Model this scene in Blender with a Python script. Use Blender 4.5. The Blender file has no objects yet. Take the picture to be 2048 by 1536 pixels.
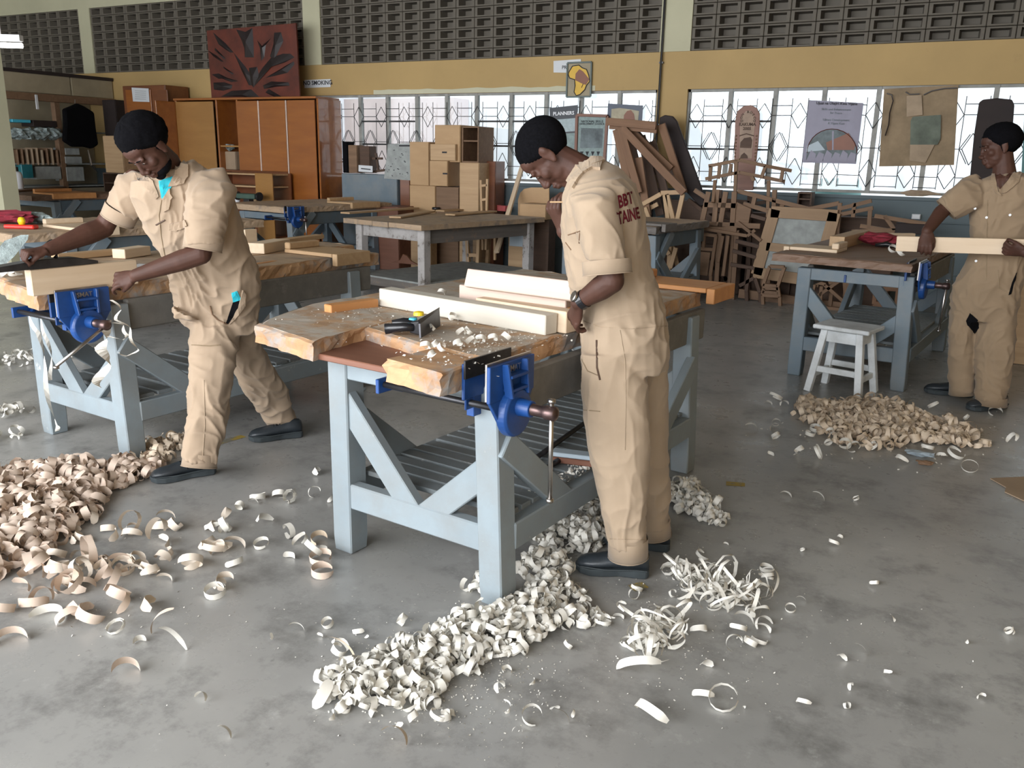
import bpy, bmesh, math, random
from math import sin, cos, pi, radians, hypot, sqrt, atan2
from mathutils import Vector, Matrix, noise, bvhtree
V = Vector
random.seed(7)
SC = bpy.context.scene
COL = SC.collection
# ---------------------------------------------------------------- camera
FPX = 1700.; TH = radians(15.0); RO = radians(1.15); YAW = radians(27.1); EYE = 1.5
Fw = V((-sin(YAW)*cos(TH), cos(YAW)*cos(TH), -sin(TH)))
_R = V((cos(YAW), sin(YAW), 0)); _U = _R.cross(Fw)
Cx = _R*cos(RO) + _U*sin(RO); Cy = _U*cos(RO) - _R*sin(RO)
cam = bpy.data.cameras.new('camera'); camo = bpy.data.objects.new('camera', cam); COL.objects.link(camo)
M3 = Matrix((Cx, Cy, -Fw)).transposed()
camo.matrix_world = Matrix.Translation((0, 0, EYE)) @ M3.to_4x4()
cam.sensor_fit = 'HORIZONTAL'; cam.sensor_width = 36.0; cam.lens = 36.0*FPX/2048; cam.clip_start = .05; cam.clip_end = 200
SC.camera = camo
# ---------------------------------------------------------------- light
SC.view_settings.view_transform = 'Standard'; SC.view_settings.look = 'None'
SC.view_settings.gamma = 1; SC.view_settings.use_curve_mapping = False
SC.view_settings.exposure = 0.35
w = bpy.data.worlds.new('sky'); SC.world = w; w.use_nodes = True
nt = w.node_tree; nt.nodes.clear()
bg = nt.nodes.new('ShaderNodeBackground'); wo = nt.nodes.new('ShaderNodeOutputWorld')
bg.inputs[0].default_value = (.91, .95, 1, 1); bg.inputs[1].default_value = 2.7
nt.links.new(bg.outputs[0], wo.inputs[0])
def area(name, loc, rot, sx, sy, power=0, col=(1, 1, 1), portal=False):
    l = bpy.data.lights.new(name, 'AREA'); l.shape = 'RECTANGLE'; l.size = sx; l.size_y = sy
    l.energy = power; l.color = col
    if portal: l.cycles.is_portal = True
    o = bpy.data.objects.new(name, l); COL.objects.link(o); o.location = loc; o.rotation_euler = rot
    return o
# daylight comes in through the open front of the workshop (behind the camera) and through the windows
area('daylight_front_opening', (-4.6, -2.6, 2.0), (radians(84), 0, radians(-6)), 8.5, 3.4, 540, (.97, .98, 1))
area('portal_windows', (-4.5, 10.55, 1.75), (radians(-90), 0, 0), 12, 1.2, portal=True)

# ---------------------------------------------------------------- layout helpers (photo pixel -> ray from the lens)
EYEP = V((0, 0, EYE))
def ray(u, v):
    return (Fw*FPX + Cx*(u-1024) - Cy*(v-768)).normalized()
def at_z(u, v, z=0.):
    d = ray(u, v); return EYEP + d*((z-EYE)/d.z)
def at_y(u, v, y):
    d = ray(u, v); return EYEP + d*(y/d.y)
def at_x(u, v, x):
    d = ray(u, v); return EYEP + d*(x/d.x)
def at_plane(u, v, p, n):
    d = ray(u, v); n = V(n); return EYEP + d*((V(p)-EYEP).dot(n)/d.dot(n))
def at_d(u, v, dist):
    d = ray(u, v); return EYEP + d*(dist/hypot(d.x, d.y))

# ---------------------------------------------------------------- materials
MATS = {}
def _nt(name):
    m = bpy.data.materials.new(name); m.use_nodes = True; t = m.node_tree
    return m, t, t.nodes['Principled BSDF']
def N(t, k, **kw):
    n = t.nodes.new(k)
    for a, b in kw.items():
        if a.startswith('i_'):
            key = a[2:].replace('_', ' ')
            n.inputs[key].default_value = b
        else: setattr(n, a, b)
    return n
def coords(t, scale=(1, 1, 1), rnd=True, kind='Object'):
    tc = N(t, 'ShaderNodeTexCoord'); mp = N(t, 'ShaderNodeMapping'); mp.inputs['Scale'].default_value = scale
    t.links.new(tc.outputs[kind], mp.inputs['Vector'])
    if rnd:
        oi = N(t, 'ShaderNodeObjectInfo'); mu = N(t, 'ShaderNodeMath', operation='MULTIPLY'); mu.inputs[1].default_value = 37.
        t.links.new(oi.outputs['Random'], mu.inputs[0])
        t.links.new(mu.outputs[0], mp.inputs['Location'])
    return mp.outputs[0]
def ramp(t, fac, stops):
    r = N(t, 'ShaderNodeValToRGB'); e = r.color_ramp.elements
    while len(e) > 1: e.remove(e[-1])
    for i, (p, c) in enumerate(stops):
        if i == 0: e[0].position = p; el = e[0]
        else: el = e.new(p)
        el.color = (*c, 1) if len(c) == 3 else c
    t.links.new(fac, r.inputs[0]); return r.outputs[0]
def hsv(c, k):  return tuple(min(1, x*k) for x in c)
def bump(t, b, fac, strength=.3, dist=.01):
    bn = N(t, 'ShaderNodeBump'); bn.inputs['Strength'].default_value = strength; bn.inputs['Distance'].default_value = dist
    t.links.new(fac, bn.inputs['Height']); t.links.new(bn.outputs[0], b.inputs['Normal'])
def nz(t, vec, scale, detail=4, rough=.6):
    n = N(t, 'ShaderNodeTexNoise'); n.inputs['Scale'].default_value = scale
    n.inputs['Detail'].default_value = detail; n.inputs['Roughness'].default_value = rough
    t.links.new(vec, n.inputs['Vector']); return n.outputs['Fac']
def mixc(t, fac, a, b):
    m = N(t, 'ShaderNodeMix', data_type='RGBA')
    for s, x in ((m.inputs['Factor'], fac), (m.inputs['A'], a), (m.inputs['B'], b)):
        if isinstance(x, (int, float)): s.default_value = x
        elif isinstance(x, tuple): s.default_value = (*x, 1)
        else: t.links.new(x, s)
    return m.outputs['Result']
def plain(name, col, rough=.6, var=.12, scale=6., bmp=0., metal=0., spec=.5, sheen=0, coord='Object'):
    m, t, b = _nt(name); vec = coords(t, kind=coord)
    f = nz(t, vec, scale)
    c = ramp(t, f, [(.3, hsv(col, 1-var)), (.7, hsv(col, 1+var))])
    t.links.new(c, b.inputs['Base Color']); b.inputs['Roughness'].default_value = rough; b.inputs['Metallic'].default_value = metal
    b.inputs['Specular IOR Level'].default_value = spec
    if sheen: b.inputs['Sheen Weight'].default_value = sheen
    if bmp: bump(t, b, nz(t, vec, scale*6), bmp)
    MATS[name] = m; return m
def wood(name, dark, light, rough=.6, grain=26, along=1.6, bmp=.12, dirt=None, coat=0., dirt_amt=.5):
    m, t, b = _nt(name); vec = coords(t, (along, grain, grain))
    f = nz(t, vec, 1.0, 6, .62); vec2 = coords(t, (1.2, 3, 3)); f2 = nz(t, vec2, 2., 3)
    c = ramp(t, f, [(.3, dark), (.52, tuple((a+d)/2 for a, d in zip(dark, light))), (.68, light)])
    c2 = mixc(t, f2, c, tuple((a*.7+d*.3) for a, d in zip(light, dark)))
    if dirt:
        f3 = nz(t, coords(t, (2, 2, 2)), 3., 6, .7)
        k = ramp(t, f3, [(.5-.25*(dirt_amt-.5)*2-.05, (0, 0, 0)), (.62-.25*(dirt_amt-.5)*2, (1, 1, 1))])
        c2 = mixc(t, k, c2, dirt)
    t.links.new(c2, b.inputs['Base Color']); b.inputs['Roughness'].default_value = rough
    b.inputs['Coat Weight'].default_value = coat; b.inputs['Coat Roughness'].default_value = .15
    bump(t, b, f, bmp, .004); MATS[name] = m; return m
def paint(name, col, chip, rough=.5, amt=.5, bmp=.2, grime=None, sc=9):
    """worn paint: base coat with chips and scuffs of another colour"""
    m, t, b = _nt(name); vec = coords(t)
    f = nz(t, vec, sc, 8, .75); g = nz(t, vec, 2.2, 4)
    base = ramp(t, g, [(.3, hsv(col, .85)), (.7, hsv(col, 1.12))])
    k = ramp(t, f, [(.70-amt*.2, (0, 0, 0)), (.74-amt*.2, (1, 1, 1))])
    c = mixc(t, k, base, chip)
    if grime:
        h = nz(t, vec, 4.5, 7, .7); kk = ramp(t, h, [(.42, (0, 0, 0)), (.7, (.75, .75, .75))]); c = mixc(t, kk, c, grime)
    t.links.new(c, b.inputs['Base Color']); b.inputs['Roughness'].default_value = rough
    bump(t, b, f, bmp, .003); MATS[name] = m; return m
def emit(name, col, s):
    m, t, b = _nt(name); b.inputs['Base Color'].default_value = (*col, 1)
    b.inputs['Emission Color'].default_value = (*col, 1); b.inputs['Emission Strength'].default_value = s; MATS[name] = m; return m

# ---------------------------------------------------------------- mesh helpers
class MB:
    def __init__(s): s.v = []; s.f = []; s.mi = []
    def add(s, vs, fs, mi=0):
        o = len(s.v); s.v += [tuple(x) for x in vs]; s.f += [tuple(i+o for i in f) for f in fs]; s.mi += [mi]*len(fs); return s
    def box(s, c, d, M=None, mi=0, jit=0):
        x, y, z = d[0]/2, d[1]/2, d[2]/2
        vs = [V((a*x, b*y, e*z)) for a in (-1, 1) for b in (-1, 1) for e in (-1, 1)]
        if jit: vs = [p+V((random.uniform(-jit, jit), random.uniform(-jit, jit), random.uniform(-jit, jit))) for p in vs]
        if M: vs = [M @ p for p in vs]
        c = V(c); vs = [p+c for p in vs]
        return s.add(vs, [(0, 1, 3, 2), (4, 6, 7, 5), (0, 4, 5, 1), (2, 3, 7, 6), (0, 2, 6, 4), (1, 5, 7, 3)], mi)
    def bx(s, x0, x1, y0, y1, z0, z1, mi=0):
        return s.box(((x0+x1)/2, (y0+y1)/2, (z0+z1)/2), (abs(x1-x0), abs(y1-y0), abs(z1-z0)), mi=mi)
    def bar(s, a, b, w, h, up=(0, 0, 1), mi=0):
        a, b = V(a), V(b); d = b-a; M = frame(d, up); return s.box((a+b)/2, (d.length, w, h), M, mi)
    def loft(s, rings, cap=True, mi=0, closed=True):
        n = len(rings[0]); vs = [p for r in rings for p in r]; fs = []
        for i in range(len(rings)-1):
            for j in range(n if closed else n-1):
                k = (j+1) % n; fs.append((i*n+j, i*n+k, (i+1)*n+k, (i+1)*n+j))
        if cap and closed: fs.append(tuple(range(n))[::-1]); fs.append(tuple((len(rings)-1)*n+j for j in range(n)))
        return s.add(vs, fs, mi)
    def tube(s, pts, r, n=8, cap=True, mi=0, side=(0, 0, 1), flat=1.):
        pts = [V(p) for p in pts]
        if not isinstance(r, (list, tuple)): r = [r]*len(pts)
        rings = []
        for i, p in enumerate(pts):
            t = (pts[min(i+1, len(pts)-1)]-pts[max(i-1, 0)])
            M = frame(t, side); rings.append([p + M @ V((0, cos(2*pi*j/n)*r[i], sin(2*pi*j/n)*r[i]*flat)) for j in range(n)])
        return s.loft(rings, cap, mi)
    def lathe(s, prof, c=(0, 0, 0), n=20, M=None, mi=0):
        rings = []
        for r, z in prof:
            ring = [V((cos(2*pi*j/n)*r, sin(2*pi*j/n)*r, z)) for j in range(n)]
            if M: ring = [M @ p for p in ring]
            rings.append([p+V(c) for p in ring])
        return s.loft(rings, True, mi)
    def prism(s, poly, h, M=None, c=(0, 0, 0), mi=0):
        """polygon in local xy extruded by h along local z"""
        a = [V((x, y, -h/2)) for x, y in poly]; b = [V((x, y, h/2)) for x, y in poly]
        if M: a = [M @ p for p in a]; b = [M @ p for p in b]
        c = V(c); return s.loft([[p+c for p in a], [p+c for p in b]], True, mi)
    def mesh(s, name, bev=0, smooth=False):
        me = bpy.data.meshes.new(name); me.from_pydata(s.v, [], s.f); me.update()
        bm = bmesh.new(); bm.from_mesh(me)
        bmesh.ops.recalc_face_normals(bm, faces=bm.faces)
        for i, f in enumerate(bm.faces): f.material_index = s.mi[i] if i < len(s.mi) else 0
        if bev: bmesh.ops.bevel(bm, geom=list(bm.edges), offset=bev, segments=1, affect='EDGES', clamp_overlap=True)
        if smooth:
            for f in bm.faces: f.smooth = True
        bm.to_mesh(me); bm.free(); return me
    def build(s, name, mat, parent=None, bev=0, smooth=False, world=False, **tags):
        me = s.mesh(name, bev, smooth)
        return put(name, me, mat, parent, world=world, **tags)
def frame(d, up=(0, 0, 1)):
    x = V(d).normalized(); u = V(up)
    if abs(x.dot(u.normalized())) > .999: u = V((0, 1, 0)) if abs(x.y) < .9 else V((1, 0, 0))
    y = u.cross(x).normalized(); z = x.cross(y); return Matrix((x, y, z)).transposed()
def mats(me, mat):
    for m in (mat if isinstance(mat, (list, tuple)) else [mat]): me.materials.append(MATS[m] if isinstance(m, str) else m)
def put(name, me, mat, parent=None, M=None, world=False, label=None, cat=None, group=None, kind=None):
    if mat is not None and not me.materials: mats(me, mat)
    o = bpy.data.objects.new(name, me); COL.objects.link(o)
    if M is not None: o.matrix_local = M
    if parent is not None:
        o.parent = parent
        if world: o.matrix_parent_inverse = WM[parent].inverted()
    WM[o] = (WM[parent] @ (M or Matrix())) if (parent is not None and not world) else (M or Matrix())
    tag(o, label, cat, group, kind); return o
WM = {}
def tag(o, label=None, cat=None, group=None, kind=None):
    if label: o['label'] = label
    if cat: o['category'] = cat
    if group: o['group'] = group
    if kind: o['kind'] = kind
    return o
def thing(name, label, cat, loc=(0, 0, 0), rz=0, group=None, kind=None, rot=None):
    o = bpy.data.objects.new(name, None); COL.objects.link(o); o.empty_display_size = .1
    R = rot if rot is not None else Matrix.Rotation(rz, 3, 'Z')
    MM = Matrix.Translation(loc) @ R.to_4x4(); o.matrix_local = MM; WM[o] = MM
    return tag(o, label, cat, group, kind)
_bars = {}
def bar(name, a, b, w, h, mat, parent=None, up=(0, 0, 1), bev=.002, world=False, **tags):
    """a straight squared timber or rod from a to b, modelled along its own x axis (grain follows it)"""
    a, b = V(a), V(b); L = (b-a).length; key = (round(L, 3), round(w, 4), round(h, 4), str(mat), bev)
    if key not in _bars:
        m = MB(); m.box((0, 0, 0), (L, w, h)); me = m.mesh(name, min(bev, w/4, h/4)); mats(me, mat); _bars[key] = me
    M = Matrix.Translation((a+b)/2) @ frame(b-a, up).to_4x4()
    return put(name, _bars[key], None, parent, M, world, **tags)
def copy_tree(o, parent=None, loc=None, rz=None, label=None):
    c = o.copy(); COL.objects.link(c); WM[c] = WM[o].copy()
    if parent is not None: c.parent = parent
    for ch in [x for x in COL.objects if x.parent == o]: copy_tree(ch, c)
    if loc is not None:
        c.location = loc
    if rz is not None: c.rotation_euler = (0, 0, rz)
    if label: c['label'] = label
    return c
def text_mesh(txt, size, extrude=.001, bold=0., spacing=1.):
    cu = bpy.data.curves.new('t', 'FONT'); cu.body = txt; cu.size = size; cu.extrude = extrude; cu.offset = bold
    cu.align_x = 'CENTER'; cu.align_y = 'CENTER'; cu.space_character = spacing; cu.resolution_u = 2
    o = bpy.data.objects.new('t', cu); COL.objects.link(o)
    me = bpy.data.meshes.new_from_object(o.evaluated_get(bpy.context.evaluated_depsgraph_get()))
    bpy.data.objects.remove(o); return me
# ---------------------------------------------------------------- palette
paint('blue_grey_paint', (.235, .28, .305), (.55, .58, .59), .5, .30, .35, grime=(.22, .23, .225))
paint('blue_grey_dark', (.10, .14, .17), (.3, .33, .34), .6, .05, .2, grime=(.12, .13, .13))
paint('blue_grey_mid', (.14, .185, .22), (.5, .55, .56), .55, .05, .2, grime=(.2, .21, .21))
paint('slat_paint', (.17, .195, .205), (.42, .44, .44), .6, .35, .3, grime=(.13, .13, .12))
paint('white_paint', (.72, .76, .78), (.35, .36, .36), .5, .1, .2, grime=(.4, .42, .42))
paint('chipped_white', (.42, .40, .39), (.14, .12, .10), .6, .75, .3, grime=(.2, .18, .16))
wood('worn_top', (.20, .10, .045), (.50, .33, .19), .8, 18, 2.2, .8, dirt=(.42, .37, .31), dirt_amt=.6)
wood('worn_edge', (.22, .09, .03), (.60, .38, .21), .85, 9, 4, 1., dirt=(.30, .29, .28), dirt_amt=.45)
wood('tan_top', (.30, .20, .12), (.46, .34, .23), .7, 20, 1.5, .3, dirt=(.22, .18, .15), dirt_amt=.4)
wood('brown_top', (.12, .07, .045), (.24, .15, .10), .6, 20, 1.5, .3)
wood('dark_grey_wood', (.09, .08, .07), (.20, .18, .165), .7, 22, 1.5, .4, dirt=(.3, .2, .13), dirt_amt=.3)
wood('apron_wood', (.10, .095, .085), (.20, .19, .17), .75, 14, 3, .4, dirt=(.3, .28, .26), dirt_amt=.2)
wood('white_pine', (.50, .46, .38), (.62, .585, .51), .6, 22, .8, .05)
wood('pine', (.56, .40, .25), (.74, .60, .44), .6, 24, 1.2, .08)
wood('pink_pine', (.44, .31, .25), (.64, .52, .44), .55, 14, .9, .06)
wood('tan_pine', (.34, .205, .10), (.54, .37, .21), .6, 24, 1.2, .1)
wood('orange_wood', (.36, .14, .04), (.62, .30, .11), .55, 18, 1.4, .2)
wood('red_wood', (.13, .05, .03), (.24, .105, .065), .5, 20, 1.5, .15)
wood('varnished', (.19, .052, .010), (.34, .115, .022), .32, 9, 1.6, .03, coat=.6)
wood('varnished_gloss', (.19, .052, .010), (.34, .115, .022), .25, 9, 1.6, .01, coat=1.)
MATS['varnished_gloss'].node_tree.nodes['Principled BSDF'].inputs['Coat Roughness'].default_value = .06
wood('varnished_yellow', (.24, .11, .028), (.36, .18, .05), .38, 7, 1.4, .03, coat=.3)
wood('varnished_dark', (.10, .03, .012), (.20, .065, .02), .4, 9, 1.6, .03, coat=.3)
wood('dark_stain', (.014, .009, .009), (.028, .017, .015), .75, 9, 1.6, .05)
wood('brown_frame', (.13, .065, .035), (.24, .13, .07), .7, 20, 1.5, .2)
wood('furniture', (.115, .065, .036), (.235, .14, .08), .7, 20, 1.5, .15)
wood('furniture_dark', (.045, .025, .016), (.10, .055, .033), .7, 20, 1.5, .15)
wood('plywood', (.34, .20, .095), (.50, .33, .175), .65, 5, 1.5, .03)
wood('shaving', (.60, .57, .50), (.80, .78, .72), .6, 12, 12, .0)
wood('shaving_cream', (.60, .50, .40), (.80, .72, .62), .6, 8, 8, .0)
wood('shaving_tan', (.50, .38, .26), (.76, .64, .50), .6, 8, 8, .0)
wood('shaving_pink', (.50, .37, .28), (.74, .62, .52), .6, 8, 8, .0)
plain('vise_blue', (.009, .052, .20), .38, .25, 9, .05)
plain('dark_blue', (.01, .03, .12), .4, .25, 9, .05)
plain('steel', (.42, .40, .38), .32, .3, 12, 0, 1.)
plain('dark_steel', (.06, .06, .065), .4, .3, 12, 0, .8)
plain('rusty_steel', (.12, .08, .075), .35, .4, 14, 0, .8)
plain('black_plastic', (.012, .012, .014), .25, .2, 5)
plain('black_cloth', (.004, .004, .005), .9, .2, 5, spec=.1)
plain('yellow_sticker', (.85, .62, .02), .4, .02)
plain('cyan_sticker', (.06, .45, .62), .4, .02)
plain('red_plastic', (.65, .03, .02), .35, .1)
plain('red_box', (.50, .10, .10), .6, .1)
plain('teal_plastic', (.02, .16, .19), .4, .15)
plain('cyan_cloth', (.02, .42, .52), .8, .15, 20)
plain('paper', (.62, .64, .66), .8, .04)
plain('white_plastic', (.75, .77, .8), .3, .03)
plain('ink', (.03, .03, .035), .8, .02)
plain('maroon_thread', (.22, .015, .03), .8, .15, 60)
plain('rubber', (.035, .045, .05), .7, .2, 12)
plain('shoe_leather', (.022, .028, .034), .42, .35, 8, .15)
plain('shoe_grey', (.09, .09, .10), .7, .2, 30)
plain('skin', (.070, .031, .021), .58, .18, 14, .06, spec=.3)
plain('skin_palm', (.26, .12, .09), .5, .15, 20, .04)
plain('hair', (.0035, .0035, .0045), .95, .4, 120, .25, spec=.08)
plain('eye_white', (.30, .25, .22), .3, .03)
plain('eye_dark', (.012, .007, .005), .15, .03)
plain('glassy_wrap', (.28, .34, .34), .18, .5, 25, .3)
plain('cardboard', (.33, .24, .16), .8, .1, 5)
plain('grey_board', (.30, .32, .31), .75, .2, 10)
plain('cream_board', (.33, .28, .19), .75, .12, 3)
plain('green_iron', (.05, .09, .07), .5, .2)
def cloth(name, col):
    m, t, b = _nt(name); vec = coords(t, rnd=False)
    f = nz(t, vec, 3.5, 5, .6); g = nz(t, vec, 260, 2)
    c = ramp(t, f, [(.28, hsv(col, .86)), (.5, col), (.72, hsv(col, 1.1))])
    s = ramp(t, nz(t, vec, 7, 8, .8), [(.66, (0, 0, 0)), (.8, (.35, .35, .35))]); c = mixc(t, s, c, hsv(col, .45))
    t.links.new(c, b.inputs['Base Color']); b.inputs['Roughness'].default_value = .9; b.inputs['Sheen Weight'].default_value = .15
    b.inputs['Specular IOR Level'].default_value = .2
    bump(t, b, g, .12, .001); MATS[name] = m
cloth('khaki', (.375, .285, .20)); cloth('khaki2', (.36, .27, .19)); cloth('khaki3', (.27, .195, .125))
# floor concrete
m, t, b = _nt('concrete'); vec = coords(t, rnd=False)
f = nz(t, vec, .55, 8, .62); f2 = nz(t, vec, 3.2, 9, .72); f3 = nz(t, vec, 42, 3)
c = ramp(t, f, [(.32, (.245, .245, .235)), (.5, (.315, .312, .30)), (.68, (.39, .385, .365))])
c = mixc(t, ramp(t, f2, [(.50, (0, 0, 0)), (.66, (.9, .9, .9))]), c, (.175, .173, .165))
c = mixc(t, ramp(t, nz(t, vec, 9, 8, .75), [(.58, (0, 0, 0)), (.72, (.6, .6, .6))]), c, (.47, .47, .45))
c = mixc(t, ramp(t, nz(t, vec, 16, 5, .7), [(.64, (0, 0, 0)), (.72, (.5, .5, .5))]), c, (.13, .13, .12))
t.links.new(c, b.inputs['Base Color'])
t.links.new(ramp(t, f2, [(.3, (.22, .22, .22)), (.7, (.42, .42, .42))]), b.inputs['Roughness'])
bump(t, b, f3, .06, .003); MATS['concrete'] = m
# walls
def wallpaint(name, col, stain, k=.6):
    m, t, b = _nt(name); vec = coords(t, rnd=False)
    c = ramp(t, nz(t, vec, .8, 5), [(.3, hsv(col, .88)), (.7, hsv(col, 1.08))])
    c = mixc(t, ramp(t, nz(t, vec, 5, 8, .8), [(.60, (0, 0, 0)), (.8, (k, k, k))]), c, stain)
    t.links.new(c, b.inputs['Base Color']); b.inputs['Roughness'].default_value = .7; bump(t, b, nz(t, vec, 30), .1, .003); MATS[name] = m
wallpaint('ochre_wall', (.42, .285, .115), (.26, .17, .07)); wallpaint('cream_wall', (.47, .45, .31), (.3, .28, .18), .3)
wallpaint('grey_dado', (.11, .145, .16), (.07, .085, .09)); wallpaint('block_cement', (.115, .10, .078), (.06, .05, .04))
wallpaint('pale_patch', (.52, .50, .36), (.42, .38, .24), .3)
wallpaint('outside_wall', (.88, .90, .92), (.6, .62, .64), .3); wallpaint('outside_pink', (.62, .52, .50), (.5, .42, .4), .3)
wallpaint('outside_ground', (.45, .45, .43), (.35, .35, .33), .3); wallpaint('outside_teal', (.10, .22, .22), (.08, .18, .18), .3)
# window glass
m, t, b = _nt('window_glass'); t.nodes.remove(b)
tr = N(t, 'ShaderNodeBsdfTransparent'); tr.inputs[0].default_value = (.93, .96, .98, 1); gl = N(t, 'ShaderNodeBsdfGlossy'); gl.inputs['Roughness'].default_value = .08
mx = N(t, 'ShaderNodeMixShader'); mx.inputs[0].default_value = .06
t.links.new(tr.outputs[0], mx.inputs[1]); t.links.new(gl.outputs[0], mx.inputs[2]); t.links.new(mx.outputs[0], t.nodes['Material Output'].inputs[0]); MATS['window_glass'] = m
# ================================================================= the room
WY = 10.3; X0 = -17.2; X1 = 3.2; YF = -3.6; CZ = 4.7
SILL = 1.18; WTOP = 2.30; GB = 2.72; GT = 3.74
m = MB(); m.bx(X0, X1, YF, WY, -.12, 0); floor = m.build('floor', 'concrete', kind='structure')
m = MB(); m.bx(X0, X1, YF, WY+.4, CZ, CZ+.12); plain('roof_sheet', (.13, .12, .10), .8, .2, 3); m.build('ceiling', 'roof_sheet', kind='structure')
m = MB(); m.bx(X0-.2, X0, YF, WY+.2, 0, CZ); m.build('wall_left', 'cream_wall', kind='structure')
m = MB(); m.bx(X1, X1+.2, YF, WY+.2, 0, CZ); m.build('wall_right', 'ochre_wall', kind='structure')
# painted floor line, a few worn dashes
for (u0, v0, u1, v1) in ((428, 888, 488, 872), (268, 936, 335, 915), (1452, 966, 1490, 970), (1262, 1176, 1292, 1170)):
    a, b_ = at_z(u0, v0, .0012), at_z(u1, v1, .0012); d = (b_-a).normalized(); s = V((-d.y, d.x, 0))*.028
    mm = MB(); mm.add([a-s*1.1, b_-s*.7, b_+s, a+s*.8], [(0, 1, 2, 3)])
    if 'yellow_line' not in MATS:
        paint('yellow_line', (.38, .27, .05), (.2, .19, .15), .6, .9, .1)
    mm.build('painted_line', 'yellow_line', floor, world=True)
# back wall: solid parts
WX1 = (-9.9, -3.40); WX2 = (-3.03, 1.9)      # window openings
SECT = [(-17.1, -13.58), (-13.30, -8.76), (-8.45, -3.40), (-3.03, 1.9)]   # ventilation-block screens
wb = thing('wall_back', None, None, (0, WY, 0), kind='structure')
m = MB(); m.bx(X0, X1, 0, .2, 0, SILL-.03); m.build('dado', 'grey_dado', wb)
m = MB()
m.bx(X0, WX1[0], 0, .2, SILL-.03, WTOP); m.bx(WX1[1], WX2[0], 0, .2, SILL-.03, WTOP); m.bx(WX2[1], X1, 0, .2, SILL-.03, WTOP)
m.bx(X0, X1, 0, .2, WTOP, GB); m.build('wall_band', 'ochre_wall', wb)
m = MB(); m.bx(X0, X1, 0, .2, GT, CZ); m.build('ring_beam', 'cream_wall', wb)
m = MB(); m.bx(X0, X1, 0, .2, GB, GT)
for a, b_ in ((X0, SECT[0][0]), (SECT[0][1], SECT[1][0]), (SECT[1][1], SECT[2][0]), (SECT[2][1], SECT[3][0]), (SECT[3][1], X1)):
    mm = MB(); mm.bx(a, b_, -.015, .2, GB, GT+.002); mm.build('pillar', 'cream_wall', wb)
mm = MB(); mm.bx(X0, X1, -.04, .0, SILL-.055, SILL-.02); mm.build('window_sill', 'grey_dado', wb)
# strip of bare filler above the left window
mm = MB(); pts = []; n = 26
for i in range(n+1):
    x = -7.55+i*(3.35/n); pts.append((x, WTOP+.055+.02*noise.noise(V((x*2.3, 0, 1)))+.012*random.random()))
vs = [V((x, -.004, WTOP+.002)) for x, z in pts]+[V((x, -.004, z)) for x, z in pts]
mm.add(vs, [(i, i+1, n+2+i, n+1+i) for i in range(n)]); mm.build('plaster_patch', 'pale_patch', wb)
# concrete ventilation blocks
BW, BH = .2805, .1275
bm_ = MB(); w2, h2 = BW/2, BH/2; iw, ih = w2-.042, h2-.021; jw, jh = iw-.018, ih-.012
def rect(w_, h_, y, dz=0): return [V((-w_, y, -h_+dz)), V((w_, y, -h_+dz)), V((w_, y, h_+dz)), V((-w_, y, h_+dz))]
bm_.loft([rect(w2-.003, h2-.003, .16), rect(w2-.003, h2-.003, .004), rect(w2-.008, h2-.008, 0), rect(iw, ih, .0), rect(jw, jh, .15, .01)], cap=True)
bme = bm_.mesh('vent_block'); mats(bme, 'block_cement')
for a, b_ in SECT:
    nc = round((b_-a)/BW); sx = (b_-a)/nc/BW
    sc = MB(); sc.bx(a, b_, .165, .2, GB, GT); scr = sc.build('vent_screen', 'block_cement', wb)
    for i in range(nc):
        for k in range(8):
            x = a+(i+.5)*BW*sx
            if x > 1.2 or x < -16.3: continue
            if x > -8 and k > 6: continue
            if x > -3 and k > 4: continue
            put('vent_block', bme, None, scr, Matrix.Translation((x, random.uniform(-.002, .002), GB+BH*(k+.5))) @ Matrix.Diagonal((sx, 1, 1, 1)))
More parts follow.
